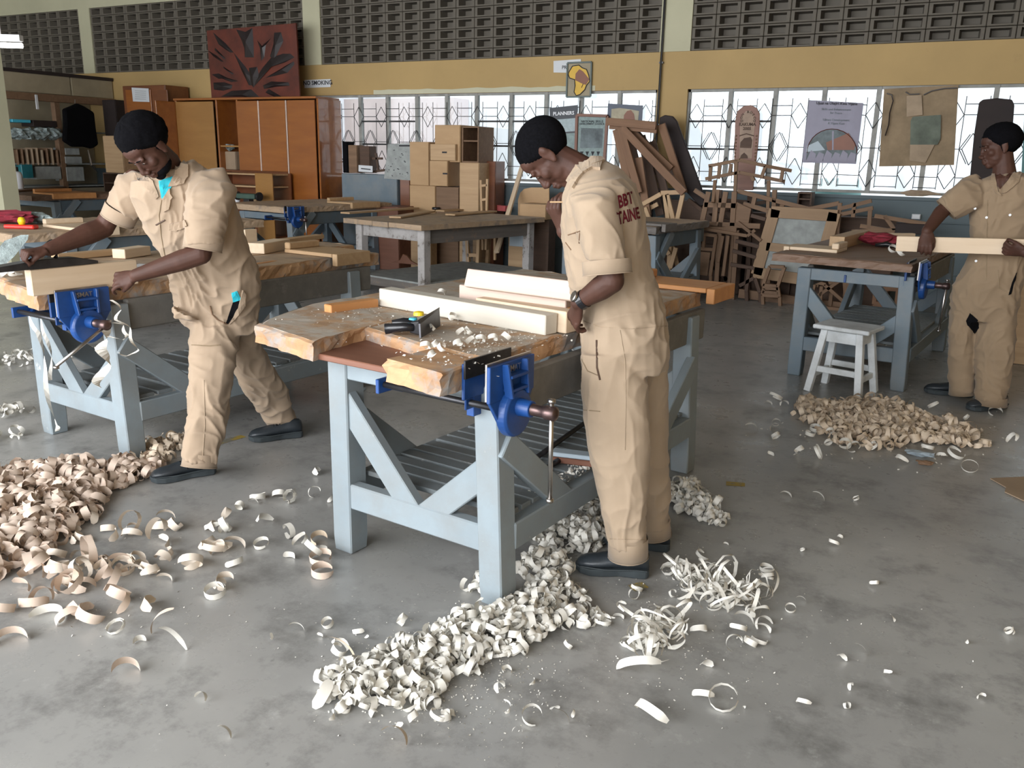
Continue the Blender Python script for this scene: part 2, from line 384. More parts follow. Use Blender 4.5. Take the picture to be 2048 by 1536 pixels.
# windows
plain('steel_frame', (.27, .27, .25), .6, .2, 8); plain('grille_iron', (.035, .035, .035), .6, .2, 8)
def window(n, x0, x1, mull, transoms):
    t = thing('window_%d' % n, None, None, (x0, WY+.06, SILL), kind='structure'); W = x1-x0; Hh = WTOP-SILL
    f = MB(); f.bx(0, W, -.02, .03, 0, .03); f.bx(0, W, -.02, .03, Hh-.03, Hh); f.bx(0, .03, -.02, .03, 0, Hh); f.bx(W-.03, W, -.02, .03, 0, Hh)
    f.build('window_frame', 'steel_frame', t)
    xs = [0]+[x-x0 for x in mull]+[W]
    for x in xs[1:-1]: bar('mullion', (x, 0, 0), (x, 0, Hh), .05, .055, 'steel_frame', t, up=(0, 1, 0))
    for i in range(len(xs)-1):
        a, b_ = xs[i]+.025, xs[i+1]-.025
        g = MB(); g.bx(a, b_, .004, .008, .03, Hh-.03); g.build('pane', 'window_glass', t)
        if i in transoms:
            for z in (Hh*.40, Hh*.68): bar('transom', (a, 0, z), (b_, 0, z), .03, .022, 'grille_iron', t)
    # security grille: diamonds between uprights
    p = .39; r = .0045; k = 0; x = .12
    y = -.045
    while x < W-.05:
        g = MB()
        def rod(a, b_): g.tube([(a[0], y, a[1]), (b_[0], y, b_[1])], r, 5)
        zt = Hh*.90; z1 = Hh*.70; z2 = Hh*.43; z3 = Hh*.17; zb = Hh*.06; hw = .085
        if k % 2 == 0:
            rod((x-hw, z1-.30), (x-hw, zt)); rod((x+hw, z1-.30), (x+hw, zt))
            for zc in (z1+.04,): rod((x-hw, zc), (x, zc+.13)); rod((x, zc+.13), (x+hw, zc)); rod((x+hw, zc), (x, zc-.14)); rod((x, zc-.14), (x-hw, zc))
            zc = z3+.02; rod((x-hw, zc), (x, zc+.15)); rod((x, zc+.15), (x+hw, zc)); rod((x+hw, zc), (x, zc-.14)); rod((x, zc-.14), (x-hw, zc))
            rod((x-hw, z3-.13), (x-hw, z2)); rod((x+hw, z3-.13), (x+hw, z2))
            rod((x+hw, z1+.04), (x+p-hw, z1+.04)); rod((x+hw, Hh*.83), (x+p-hw, Hh*.83)); rod((x+hw, z3), (x+p-hw, z3)); rod((x+hw, Hh*.07), (x+p-hw, Hh*.07))
            rod((x-hw, z2), (x+hw, z2))
        else:
            for s in (-1, 1):
                c = x+s*.0; zc = z2
            rod((x-.085, zc), (x, zc+.16)); rod((x, zc+.16), (x+.085, zc)); rod((x+.085, zc), (x, zc-.16)); rod((x, zc-.16), (x-.085, zc))
            rod((x-.11, zc), (x-.085, zc)); rod((x+.085, zc), (x+.11, zc))
        # links
        if k % 2 == 0:
            for s in (-1, 1):
                rod((x+s*.17, z2+.15), (x+s*hw, z2)) ; rod((x+s*.17, z2-.15), (x+s*hw, z2))
        g.build('security_bar', 'grille_iron', t); x += p/2; k += 1
    return t
def wx(u, v=190): return at_y(u, v, WY).x
window(1, WX1[0], WX1[1], [-9.3, -8.7]+[wx(u) for u in (716, 771, 830, 890, 950, 1020, 1090, 1160, 1237)], (1, 3, 4, 7, 8, 9))
window(2, WX2[0], WX2[1], [wx(u) for u in (1460, 1550, 1648, 1757, 1866, 1993)]+[.75, 1.3], (0, 1))
# outside: the yard and the pale building opposite, the sky over it
m = MB(); m.bx(-30, 16, WY+.2, 40, -.1, -.02); m.build('yard', 'outside_ground', kind='structure')
ob = thing('outbuilding', 'pale building across the yard seen through the barred windows', 'building', (-6, WY+5.5, 0))
m = MB(); m.bx(-14, 13, 0, 3, 0, 4.2); m.build('wall', 'outside_wall', ob)
m = MB(); m.bx(-12, -3.2, -.6, -.02, 0, 2.6); m.build('annex', 'outside_pink', ob)
m = MB(); m.bx(-14.5, 13.5, -.7, 3.5, 4.2, 4.35); m.build('roof', 'outside_wall', ob)
for x in (-11, -8.6, -6.2, -1.5, .6, 2.9, 5.2, 7.5):
    m = MB(); m.bx(x, x+.28, -.75 if x < -3.4 else -.12, 0, 0, 4.2); m.build('column', 'outside_wall' if x > -7 else 'outside_pink', ob)
wt = thing('water_tank', 'teal drum outside behind the sill of the right window', 'tank', at_y(1668, 420, WY+1.6)-V((0, 0, 1.1)))
wt.location.z = 0
m = MB(); m.lathe([(.0, 0), (.30, 0), (.31, .4), (.29, .42), (.31, .8), (.30, 1.26), (.26, 1.30), (0, 1.31)], n=28); m.build('drum', 'outside_teal', wt, smooth=True)
# black conduit pipe on the pillar
pp = at_y(1326, 60, WY-.04); pb = at_y(1312, 330, WY-.04)
cp = thing('conduit_pipe', 'thin black conduit pipe running down the pillar between the two windows', 'pipe', (pp.x, WY-.04, 0))
m = MB(); m.tube([(.0, 0, CZ-.02), (0, 0, .4)], .014, 8); m.build('pipe', 'black_plastic', cp)
for z in (1.9, 2.6, 3.3): mm = MB(); mm.box((0, .012, z), (.05, .03, .02)); mm.build('pipe_clip', 'black_plastic', cp)
# fluorescent tube hanging top left
lt_a, lt_b = at_d(-160, 86, 9.4), at_d(44, 89, 9.0); lt_b.z = lt_a.z
lt = thing('fluorescent_lamp', 'lit fluorescent tube hanging at the upper left corner', 'lamp', (lt_a+lt_b)/2)
emit('tube_glow', (1, .97, .92), 9)
c0 = (lt_a+lt_b)/2; a_, b_ = lt_a-c0, lt_b-c0
m = MB(); m.tube([a_, b_], .022, 10); m.build('tube', 'tube_glow', lt)
m = MB(); m.bar(a_+V((0, 0, .06)), b_+V((0, 0, .06)), .07, .05); m.build('batten', 'white_plastic', lt)
for q in (a_*.6, b_*.6): m = MB(); m.tube([q+V((0, 0, .08)), q+V((0, 0, CZ-c0.z))], .006, 5); m.build('hanging_rod', 'steel', lt)
# ================================================================= benches
def worn_block(mb, poly, z0, z1, amp=.012, mi_side=1, seg=.028):
    """thick plank with an uneven, broken edge"""
    pts = []
    n = len(poly)
    for i in range(n):
        a, b_ = V(poly[i]), V(poly[(i+1) % n]); L = (b_-a).length; k = max(1, int(L/seg))
        for j in range(k): pts.append(a+(b_-a)*(j/k))
    def jit(p, s, q): return V((p.x+amp*noise.noise(V((p.x*17, p.y*17, q)))*s, p.y+amp*noise.noise(V((p.y*17, p.x*17, q+7)))*s))
    lv = [(z0, 1.2), (z0+.3*(z1-z0), 1.8), (z0+.7*(z1-z0), 2.2), (z1-.006, 1.2), (z1, 0)]
    rings = []
    cx = sum((p.x for p in pts))/len(pts); cy = sum((p.y for p in pts))/len(pts)
    for q, (z, s) in enumerate(lv):
        ring = []
        for p in pts:
            a = jit(p, s, q*3.1); k = .985 if q == 4 else 1
            ring.append(V((cx+(a.x-cx)*k, cy+(a.y-cy)*k, z+(.006*noise.noise(V((p.x*14, p.y*14, 2))) if q >= 3 else 0))))
        rings.append(ring)
    m = len(pts); o = len(mb.v); mb.v += [tuple(p) for r in rings for p in r]
    for i in range(4):
        for j in range(m): mb.f.append((o+i*m+j, o+i*m+(j+1) % m, o+(i+1)*m+(j+1) % m, o+(i+1)*m+j)); mb.mi.append(mi_side)
    mb.f.append(tuple(o+j for j in range(m))[::-1]); mb.mi.append(mi_side)
    mb.f.append(tuple(o+4*m+j for j in range(m))); mb.mi.append(0)
def make_vise(parent_label, bench, x, y, z, gap=.09, handle=0, label=None):
    """woodworking vise on the long side of a bench; x = face of the fixed jaw, y = centre"""
    Mb = WM[bench]
    t = thing('bench_vise', label, 'vise', Mb @ V((x, y, z)), bench_rz[bench], group='blue vises on the benches')
    w = .125
    m = MB(); m.bx(-.012, .0, -w, w, -.13, -.012); m.bx(-.02, -.012, -w*.8, w*.8, -.17, -.03); m.build('fixed_jaw', 'vise_blue', t, bev=.003)
    m = MB(); m.bx(-.002, .006, -w-.002, w+.002, -.06, .0); m.build('jaw_liner', 'dark_steel', t, bev=.001)
    g = gap
    m = MB()
    m.bx(g, g+.014, -w, w, -.125, -.008)                      # plate
    for s in (-1, 1): m.bar((g+.02, s*.055, -.01), (g+.035, s*.045, -.12), .012, .03, up=(1, 0, 0))
    m.bx(g+.01, g+.045, -.05, .05, -.055, -.045); m.bx(g+.01, g+.045, -.05, .05, -.1, -.09)
    m.loft([[V((g+.0, -w, -.12)), V((g+.0, w, -.12)), V((g+.012, w, -.12)), V((g+.012, -w, -.12))],
            [V((g+.0, -.07, -.2)), V((g+.0, .07, -.2)), V((g+.016, .07, -.2)), V((g+.016, -.07, -.2))]])
    Mx = Matrix.Rotation(pi/2, 3, 'Y')
    m.lathe([(0, 0), (.078, 0), (.082, .006), (.08, .03), (.072, .038), (0, .04)], (g+.004, 0, -.175), 32, Mx)
    m.lathe([(0, 0), (.03, 0), (.027, .06), (0, .06)], (g+.03, 0, -.155), 20, Mx)
    m.build('moving_jaw', 'vise_blue', t, bev=.002)
    m = MB(); m.bx(g-.006, g+.002, -w, w, -.12, .0); m.build('jaw_liner', 'steel', t, bev=.001)
    m = MB(); m.lathe([(0, 0), (.024, .0), (.024, .02), (.019, .022), (.019, .075), (.023, .08), (.023, .115), (.012, .12), (0, .12)], (g+.06, 0, -.155), 20, Mx)
    m.build('screw_head', 'rusty_steel', t, smooth=True)
    hx = g+.06+.097
    if handle == 0: a, b_ = (hx, .005, -.155+.03), (hx-.01, .03, -.155-.30)
    else: a, b_ = (hx, .02, -.15), (hx, -.24, -.30)
    m = MB(); m.tube([a, b_], .0075, 10); m.lathe([(0, 0), (.0125, .002), (.0125, .014), (0, .016)], V(a)-V((0, 0, .0)), 12); m.lathe([(0, 0), (.0125, .002), (.0125, .014), (0, .016)], V(b_)-V((0, 0, .012)), 12)
    m.build('handle', 'steel', t, smooth=True)
    m = MB()
    for s in (-1, 1): m.tube([(g, s*.075, -.15), (-.38, s*.075, -.15)], .011, 10)
    m.tube([(g+.03, 0, -.165), (-.40, 0, -.165)], .013, 10)
    m.build('guide_rod', 'dark_steel', t, smooth=True)
    m = MB(); m.bx(-.40, -.385, -.1, .1, -.18, -.13); m.build('end_bracket', 'vise_blue', t, bev=.002); m = MB(); m.tube([(-.43, 0, -.165), (-.36, 0, -.165)], .024, 14); m.build('end_cap', 'vise_blue', t); m = MB(); m.bx(-.04, -.01, -.06, .06, -.2, -.12)
    m.build('guide_block', 'vise_blue', t, bev=.002)
    tm = text_mesh('ISMAT', .03, .0012, .0004); tm.transform(Matrix.Translation((g+.0152, 0, -.032)) @ Matrix.Rotation(pi/2, 4, 'Z') @ Matrix.Rotation(pi/2, 4, 'X'))
    mats(tm, 'steel'); put('raised_lettering', tm, None, t)
    return t
bench_rz = {}
def workbench(label, loc, rz, top, slats=20, L=1.70, W=.80, paintm='blue_grey_paint', ztop=.87, apron=True, group='blue-grey painted workbenches', det=True):
    t = thing('workbench', label, 'workbench', (loc[0], loc[1], 0), rz, group); bench_rz[t] = rz
    s = .095; zl = ztop-.09
    for x, y in ((-s/2, s/2), (-W+s/2, s/2), (-s/2, L-s/2), (-W+s/2, L-s/2)):
        ln = -.035 if x > -W/2 else 0
        m = MB(); m.loft([[V((x+ln*z/zl+a*s/2*k, y+b_*s/2*k, z)) for a, b_ in ((-1, -1), (1, -1), (1, 1), (-1, 1))] for z, k in ((0, .93), (.06, 1), (zl, 1))])
        m.build('leg', paintm, t, bev=.005)
    zr0, zr1 = .19, .29; th = .05
    for y in (th/2+.006, L-th/2-.006): bar('end_rail', (-W+s*.9, y, (zr0+zr1)/2), (-s*.9, y, (zr0+zr1)/2), th, zr1-zr0, paintm, t, bev=.005)
    for x in (-th/2-.006, -W+th/2+.006): bar('side_rail', (x, s*.9, (zr0+zr1)/2), (x, L-s*.9, (zr0+zr1)/2), th, zr1-zr0, paintm, t, bev=.005)
    for y in (.03, L-.03): bar('top_rail', (-W+s*.9, y, zl-.04), (-s*.9, y, zl-.04), .045, .08, paintm, t, bev=.004)
    # diagonal braces
    def brace(a, b_, up): bar('brace', a, b_, .095, .042, paintm, t, up=up, bev=.004)
    for y, up in ((.032, (0, 1, 0)), (L-.032, (0, 1, 0))):
        brace((-s*.7, y, .50), (-.36, y, .24), up); brace((-W+s*.6, y, .62), (-W+.40, y, .24), up)
    for x in (-.03, -W+.03):
        brace((x, .03, .59), (x, .46, .24), (1, 0, 0)); brace((x, L-s*.6, .56), (x, L-.46, .24), (1, 0, 0))
        brace((x, s*.6, .50), (x, .34, .80), (1, 0, 0)) if not det else None
    # slatted shelf
    sp = (L-.16)/slats
    for i in range(slats):
        y = .10+sp*(i+.5); bar('shelf_slat', (-W+.05, y, zr1+.012+random.uniform(-.002, .002)), (-.05, y+random.uniform(-.004, .004), zr1+.012), sp*.78, .02, 'slat_paint', t, bev=.003)
    if apron:
        for x in (-.075, -W+.06):
            a = MB(); a.bx(x-.02, x+.02, .10, L+.12, ztop-.225, ztop-.075); a.build('apron', 'apron_wood' if det else 'blue_grey_dark', t, bev=.006)
    for i, (poly, z0, z1, mt, amp) in enumerate(top):
        m = MB(); worn_block(m, poly, z0, z1, amp); m.build('top_plank', mt, t)
    return t
def hook(label, bench, x, y, side=1, wd=.26, dp=.34, z=.87, mt='pine', rz=0):
    """bench hook: board with a fence on top and a cleat hooked over the bench edge; side=+1 over the right edge"""
    p = WM[bench] @ V((x, y, z)); t = thing('bench_hook', label, 'bench hook', p, bench_rz[bench]+(0 if side > 0 else pi)+rz)
    m = MB(); m.bx(-dp, 0, -wd/2, wd/2, .001, .024); m.build('base_board', mt, t, bev=.003)
    m = MB(); m.bx(-dp, -dp+.05, -wd/2, wd/2*.75, .024, .066); m.build('fence', mt, t, bev=.006)
    m = MB(); m.bx(.003, .045, -wd/2, wd/2, -.05, .024); m.build('cleat', mt, t, bev=.003)
    return t
RZ1 = radians(-6.7)
TOPA = [([(-.70, -.16), (-.74, .06), (-.745, 1.98), (-1.24, 1.98), (-1.27, .36), (-1.20, .16), (-1.10, -.07)], .80, .87, ['worn_top', 'worn_edge'], .010),
        ([(-.10, .02), (-.10, 1.86), (-.745, 1.98), (-.74, .14), (-.50, .08), (-.33, .04)], .80, .868, ['worn_top', 'worn_edge'], .006),
        ([(-.10, -.20), (-.10, .02), (-.33, .04), (-.36, -.16)], .785, .862, ['worn_edge', 'worn_edge'], .011)]
benchA = workbench('blue-grey workbench with ragged worn top at the centre, standing nearest the camera', (-1.203, 2.307), RZ1, TOPA)
bpt = lambda bn, x, y, z=.87: WM[bn] @ V((x, y, z))
m = MB(); m.bx(-.74, -.30, -.13, .40, .80, .822); m.build('tray_board', 'red_wood', benchA, bev=.003)
plain('bench_dust', (.50, .42, .32), .9, .3, 20)
make_vise('', benchA, -.085, .02, .885, .085, 0, 'open blue iron vise at the front corner of the nearest workbench')
hook('orange wooden bench hook over the far end of the nearest workbench', benchA, -.05, 1.93, 1, .28, .42, .872, 'orange_wood')
TOPB = [([(-.10, -.30), (-.10, 1.95), (-.55, 1.95), (-.55, -.22)], .79, .87, ['tan_top', 'worn_edge'], .010),
        ([(-.56, -.20), (-.56, 2.20), (-1.20, 2.20), (-1.22, -.05), (-.9, -.12)], .79, .87, ['tan_top', 'worn_edge'], .014)]
benchB = workbench('blue-grey workbench where the bearded worker planes, with slatted lower shelf', (-3.47, 2.66), radians(-6), TOPB, 14)
make_vise('', benchB, -.07, -.14, .885, .05, 1, 'blue vise clamping a pale board, left workbench')
hook('brown bench hook over the right edge of the left workbench, behind the bending worker', benchB, -.09, 1.66, 1, .30, .42, .872, 'tan_pine')
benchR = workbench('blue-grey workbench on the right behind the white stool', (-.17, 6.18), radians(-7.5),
                   [([(-.05, -.06), (-.05, 1.8), (-.98, 1.8), (-.98, -.03)], .815, .87, ['brown_top', 'brown_top'], .006)], 24, paintm='blue_grey_mid')
make_vise('', benchR, -.08, .10, .885, .07, 0, 'dark blue vise on the right workbench beside the standing worker')
hook('pale bench hook on the left end of the right workbench', benchR, -.95, .40, -1, .28, .34, .872, 'pine')
# benches further back
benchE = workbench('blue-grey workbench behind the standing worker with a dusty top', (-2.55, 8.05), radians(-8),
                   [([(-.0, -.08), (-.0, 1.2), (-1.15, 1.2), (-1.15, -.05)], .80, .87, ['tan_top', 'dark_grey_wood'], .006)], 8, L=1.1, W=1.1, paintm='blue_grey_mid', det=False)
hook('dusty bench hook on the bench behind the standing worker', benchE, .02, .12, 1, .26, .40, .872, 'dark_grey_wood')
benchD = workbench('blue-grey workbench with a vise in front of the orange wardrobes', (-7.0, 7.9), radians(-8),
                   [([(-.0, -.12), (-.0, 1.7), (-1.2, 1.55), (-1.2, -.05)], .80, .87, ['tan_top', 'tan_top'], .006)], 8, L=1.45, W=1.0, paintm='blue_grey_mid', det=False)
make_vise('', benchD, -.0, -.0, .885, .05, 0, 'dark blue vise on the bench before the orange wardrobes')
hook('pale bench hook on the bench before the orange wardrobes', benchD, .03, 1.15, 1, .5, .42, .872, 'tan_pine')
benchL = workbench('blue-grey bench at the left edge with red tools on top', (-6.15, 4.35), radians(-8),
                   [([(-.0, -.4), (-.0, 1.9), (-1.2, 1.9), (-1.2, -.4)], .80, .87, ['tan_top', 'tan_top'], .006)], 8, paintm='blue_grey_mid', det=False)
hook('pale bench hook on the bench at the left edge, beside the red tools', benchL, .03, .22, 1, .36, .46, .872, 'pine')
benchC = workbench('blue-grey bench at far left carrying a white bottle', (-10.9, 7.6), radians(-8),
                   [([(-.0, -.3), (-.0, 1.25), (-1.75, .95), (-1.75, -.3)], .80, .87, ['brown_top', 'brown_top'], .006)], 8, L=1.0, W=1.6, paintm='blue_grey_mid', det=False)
hook('yellowish bench hook on the far left bench near the white bottle', benchC, .03, .25, 1, .6, .5, .872, 'orange_wood')
# chipped white table in the middle
tm_ = thing('work_table', 'old table with chipped white legs and a plank top in the middle', 'table', (-4.90, 7.50, 0), radians(-13))
TL, TW = 1.85, 1.12
for x, y in ((-.06, .06), (-TW+.06, .06), (-.06, TL-.06), (-TW+.06, TL-.06)):
    m = MB(); m.box((x, y, .37), (.10, .10, .74)); m.build('leg', 'chipped_white', tm_, bev=.006)
for y in (.06, TL-.06): bar('end_apron', (-TW+.1, y, .68), (-.1, y, .68), .04, .13, 'chipped_white', tm_)
for x in (-.06, -TW+.06): bar('side_apron', (x, .1, .67), (x, TL-.1, .67), .04, .16, 'dark_grey_wood', tm_)
for y in (.06, TL-.06): bar('stretcher', (-TW+.1, y, .12), (-.1, y, .12), .05, .09, 'dark_grey_wood', tm_)
m = MB(); m.bx(-TW+.02, -.02, .02, TL-.02, .165, .185); m.build('lower_shelf', 'grey_board', tm_, bev=.002)
for k in range(5):
    w_ = (TW+.16)/5; m = MB(); m.bx(-TW-.08+k*w_, -TW-.08+(k+1)*w_-.006, -.10+random.uniform(-.03, .03), TL+.08, .745+.004*(k % 2), .80); m.build('top_plank', 'tan_top', tm_, bev=.003)
# white stool in front of the right bench
p0 = at_z(1622, 786); st = thing('stool', 'small white painted wooden stool in front of the right workbench', 'stool', p0+V((.17, .16, 0)), radians(-14))
for sx in (-1, 1):
    for sy in (-1, 1): bar('leg', (sx*.17, sy*.15, 0), (sx*.115, sy*.095, .43), .045, .045, 'white_paint', st, up=(0, 1, 0), bev=.003)
    bar('stretcher', (sx*.15, -.13, .12), (sx*.15, .13, .12), .022, .04, 'white_paint', st); bar('apron', (sx*.12, -.08, .385), (sx*.12, .08, .385), .022, .075, 'white_paint', st)
    bar('stretcher', (-.15, sx*.13, .16), (.15, sx*.13, .16), .022, .04, 'white_paint', st); bar('apron', (-.10, sx*.10, .385), (.10, sx*.10, .385), .022, .075, 'white_paint', st)
m = MB(); m.bx(-.185, .185, -.15, .15, .43, .458); m.build('seat', ['white_paint'], st, bev=.006)
# ================================================================= furniture and clutter along the back wall
def crate(name, label, cat, u0, v0, u1, v1, y, depth, mat, open_front=False, shelves=(), t_=.018, knob=None, group=None, zmin=None, back=None):
    """box whose front face spans two photo corners on the plane y; real depth behind it"""
    a, b_ = at_y(u0, v0, y), at_y(u1, v1, y); x0, x1 = a.x, b_.x; zt, zb = a.z, b_.z
    if zmin is not None: zb = zmin
    t = thing(name, label, cat, ((x0+x1)/2, y, zb), 0, group); W = (x1-x0)/2; Hh = zt-zb
    def pl(n, *c): m = MB(); m.bx(*c); return m.build(n, mat, t, bev=.002)
    pl('side_panel', -W, -W+t_, 0, depth, 0, Hh); pl('side_panel', W-t_, W, 0, depth, 0, Hh)
    pl('top_panel', -W+t_, W-t_, 0, depth, Hh-t_, Hh); pl('bottom_panel', -W+t_, W-t_, 0, depth, 0, t_)
    m = MB(); m.bx(-W+t_, W-t_, depth-.01, depth, t_, Hh-t_); m.build('back_panel', back or mat, t)
    if not open_front:
        m = MB(); m.bx(-W+.004, W-.004, -.014, -.001, .004, Hh-.004); d = m.build('door', mat, t, bev=.002)
        if knob: mm = MB(); mm.bx(W*knob[0]-.035, W*knob[0]+.035, -.019, -.0145, Hh*knob[1]-.01, Hh*knob[1]+.01); mm.build('handle_slot', 'ink', t)
    for s in shelves: pl('shelf', -W+t_, W-t_, .01, depth-.012, Hh*s, Hh*s+t_)
    return t, W, Hh
def resting(o, zz=0): o.location.z = zz; return o
# --- orange wardrobes
WF = 9.75
xr = at_y(635, 180, WF).x; zt = 2.22; xa = at_y(352, 180, WF).x
wr = thing('wardrobe', 'wide orange varnished wardrobe, one door open, beside the left window', 'wardrobe', (xr, WF, 0))
Wd = xr-xa; ux = lambda u: at_y(u, 250, WF).x-xr
def slab(n, u0, u1, z0, z1, y0=-.02, y1=0., mat='varnished', par=None, bev=.003):
    m = MB(); m.bx(ux(u0) if abs(u0) > 10 else u0, ux(u1) if abs(u1) > 10 else u1, y0, y1, z0, z1); return m.build(n, mat, par or wr, bev=bev)
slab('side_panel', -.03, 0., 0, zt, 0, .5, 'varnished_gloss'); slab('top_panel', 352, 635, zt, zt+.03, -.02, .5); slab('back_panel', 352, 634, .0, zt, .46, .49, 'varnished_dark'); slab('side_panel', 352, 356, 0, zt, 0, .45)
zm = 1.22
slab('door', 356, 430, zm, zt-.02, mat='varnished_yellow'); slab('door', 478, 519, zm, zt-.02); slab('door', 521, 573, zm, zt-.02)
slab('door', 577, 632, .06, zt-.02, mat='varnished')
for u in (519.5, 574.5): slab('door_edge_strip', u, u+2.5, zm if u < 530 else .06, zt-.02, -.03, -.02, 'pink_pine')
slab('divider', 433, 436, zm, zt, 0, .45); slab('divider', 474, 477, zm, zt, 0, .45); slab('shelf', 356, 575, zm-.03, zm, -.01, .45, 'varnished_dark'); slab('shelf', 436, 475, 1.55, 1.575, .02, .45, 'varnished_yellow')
slab('door_open', 353, 355.5, 1.0, zt-.02, -.38, -.0, 'varnished')
cb = crate('box', 'brown cardboard box on the open shelf of the orange wardrobe', 'box', 440, 275, 472, 312, WF+.12, .2, 'cardboard'); resting(cb[0], zm+.001)
bg_ = MB(); n = 9
import itertools
def crumple(name, label, cat, c, sx, sy, sz, mat, seed=0, group=None, res=3, amp=.5):
    bm = bmesh.new(); bmesh.ops.create_icosphere(bm, subdivisions=res, radius=1)
    for v_ in bm.verts:
        k = 1+amp*noise.noise(v_.co*1.7+V((seed, 0, 0)))+amp*.5*noise.noise(v_.co*4+V((seed, 3, 0))); v_.co = V((v_.co.x*sx*k, v_.co.y*sy*k, v_.co.z*sz*k))
    zmn = min(v_.co.z for v_ in bm.verts)
    for v_ in bm.verts: v_.co.z -= zmn
    me = bpy.data.meshes.new(name); bm.to_mesh(me); bm.free(); return put(name, me, mat, None, Matrix.Translation(c), label=label, cat=cat, group=group)
p = at_y(455, 278, WF+.2); crumple('plastic_bag', 'crumpled white plastic bag on the brown box in the wardrobe', 'bag', (p.x, WF+.2, cb[0].location.z+cb[2]+.001), .13, .08, .05, 'glassy_wrap', 2)
# lower hutch with yellow side
hx0, hx1 = at_y(440, 330, 9.45).x, at_y(560, 330, 9.45).x
ht = thing('hutch', 'open tool hutch with a yellow side panel under the wardrobe doors', 'cabinet', ((hx0+hx1)/2, 9.3, 0)); W = (hx1-hx0)/2
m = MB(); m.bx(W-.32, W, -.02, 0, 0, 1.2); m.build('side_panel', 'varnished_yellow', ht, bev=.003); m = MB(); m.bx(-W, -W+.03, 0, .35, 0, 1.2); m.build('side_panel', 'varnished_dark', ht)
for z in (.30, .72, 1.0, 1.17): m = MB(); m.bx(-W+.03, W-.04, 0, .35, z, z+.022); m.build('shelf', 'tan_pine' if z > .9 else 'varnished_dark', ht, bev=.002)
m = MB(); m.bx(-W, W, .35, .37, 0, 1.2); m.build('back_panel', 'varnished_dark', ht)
for (u, v, lab, c, s) in ((472, 372, 'white paper cup on the lower shelf of the tool hutch', 'white_plastic', .045), (508, 372, 'small brown wooden box on the lower shelf of the tool hutch', 'tan_pine', .05)):
    p = at_y(u, v, 9.42); o = MB()
    if c == 'white_plastic': o.lathe([(0, 0), (.04, 0), (.052, .1), (.045, .1), (.036, .01), (0, .01)], n=14)
    else: o.bx(-.07, .07, -.04, .04, 0, .09)
    o.build('cup' if c == 'white_plastic' else 'wooden_box', c, None); q = COL.objects[-1]; q.location = (p.x, 9.42, .743); tag(q, lab, 'cup' if c == 'white_plastic' else 'box')
gi = thing('bench_grinder', 'dark green machine on the lower hutch shelf behind the leaning worker', 'machine', (at_y(505, 392, 9.1).x, 9.02, .0))
m = MB(); m.bx(-.17, .17, -.07, .07, .86, .93); m.build('body', 'green_iron', gi, bev=.01); m = MB(); m.bx(-.05, .05, -.05, .05, 0, .86); m.build('stand', 'dark_steel', gi, bev=.005)
for s in (-1, 1): m = MB(); m.lathe([(0, -.015), (.06, -.015), (.06, .015), (0, .015)], (s*.2, 0, .895), 20, Matrix.Rotation(pi/2, 3, 'Y')); m.build('grinding_wheel', 'dark_steel', gi)
# dark cabinet with pinned notice, left of the wardrobe
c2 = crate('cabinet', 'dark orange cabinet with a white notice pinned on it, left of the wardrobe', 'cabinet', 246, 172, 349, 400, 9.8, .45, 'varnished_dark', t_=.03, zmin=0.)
for u0, u1, mt in ((252, 312, 'varnished'), (316, 345, 'varnished_dark')):
    a, b_ = at_y(u0, 180, 9.78), at_y(u1, 300, 9.78); m = MB(); cx = (at_y(246, 172, 9.8).x+at_y(349, 400, 9.8).x)/2; m.bx(a.x-cx, b_.x-cx, -.035, -.016, b_.z, a.z); m.build('upper_door', mt, c2[0], bev=.003)
def sheet(name, label, cat, cs, mat, y=None, th=.002, lines=0, bow=0, off=.0):
    """thin sheet through 4 photo corners (tl,tr,br,bl) on the plane y"""
    P = [at_y(u, v, y) for u, v in cs]; c = sum(P, V())/4; P = [p-c for p in P]; mb = MB(); g = 8
    top = [P[0].lerp(P[1], i/g) for i in range(g+1)]; bot = [P[3].lerp(P[2], i/g) for i in range(g+1)]; vs = []
    for j in range(g+1):
        for i in range(g+1):
            q = top[i].lerp(bot[i], j/g); q = V((q.x, q.y-bow*sin(pi*i/g)*(.4+.6*j/g)-bow*.5*noise.noise(V((i*.5, j*.5, bow*50))), q.z)); vs.append(q)
    n2 = (g+1)**2; k = g+1
    for off_ in (0, th): mb.v += [tuple(q+V((0, off_, 0))) for q in vs]
    for j in range(g):
        for i in range(g):
            mb.f.append((j*k+i, j*k+i+1, j*k+k+i+1, j*k+k+i)); mb.f.append(tuple(n2+x for x in (j*k+i, j*k+k+i, j*k+k+i+1, j*k+i+1))); mb.mi += [0, 0]
    edge = [i for i in range(k)]+[j*k+g for j in range(1, k)]+[g*k+i for i in range(g-1, -1, -1)]+[j*k for j in range(g-1, 0, -1)]
    for a, b_ in zip(edge, edge[1:]+edge[:1]): mb.f.append((a, a+n2, b_+n2, b_)); mb.mi.append(0)
    o = thing(name, label, cat, c); mb.build('sheet', mat, o, smooth=False); WM[o] = Matrix.Translation(c)
    return o, c
def flat_text(txt, u, v, y, hpx, mat, par, c, bold=0, rot=0, spacing=1.):
    p = at_y(u, v, y); sc = (at_y(u, v-hpx, y)-p).length*1.35
    me = text_mesh(txt, sc, .0008, bold*sc, spacing); me.transform(Matrix.Translation(p-c) @ Matrix.Rotation(rot, 4, 'Y') @ Matrix.Rotation(pi/2, 4, 'X')); mats(me, mat)
    return put('lettering', me, None, par)
def patch(pts, y, mat, par, c, th=.001, name='print'):
    P = [at_y(u, v, y)-c for u, v in pts]; m = MB(); m.loft([[p for p in P], [p+V((0, th, 0)) for p in P]]); return m.build(name, mat, par)
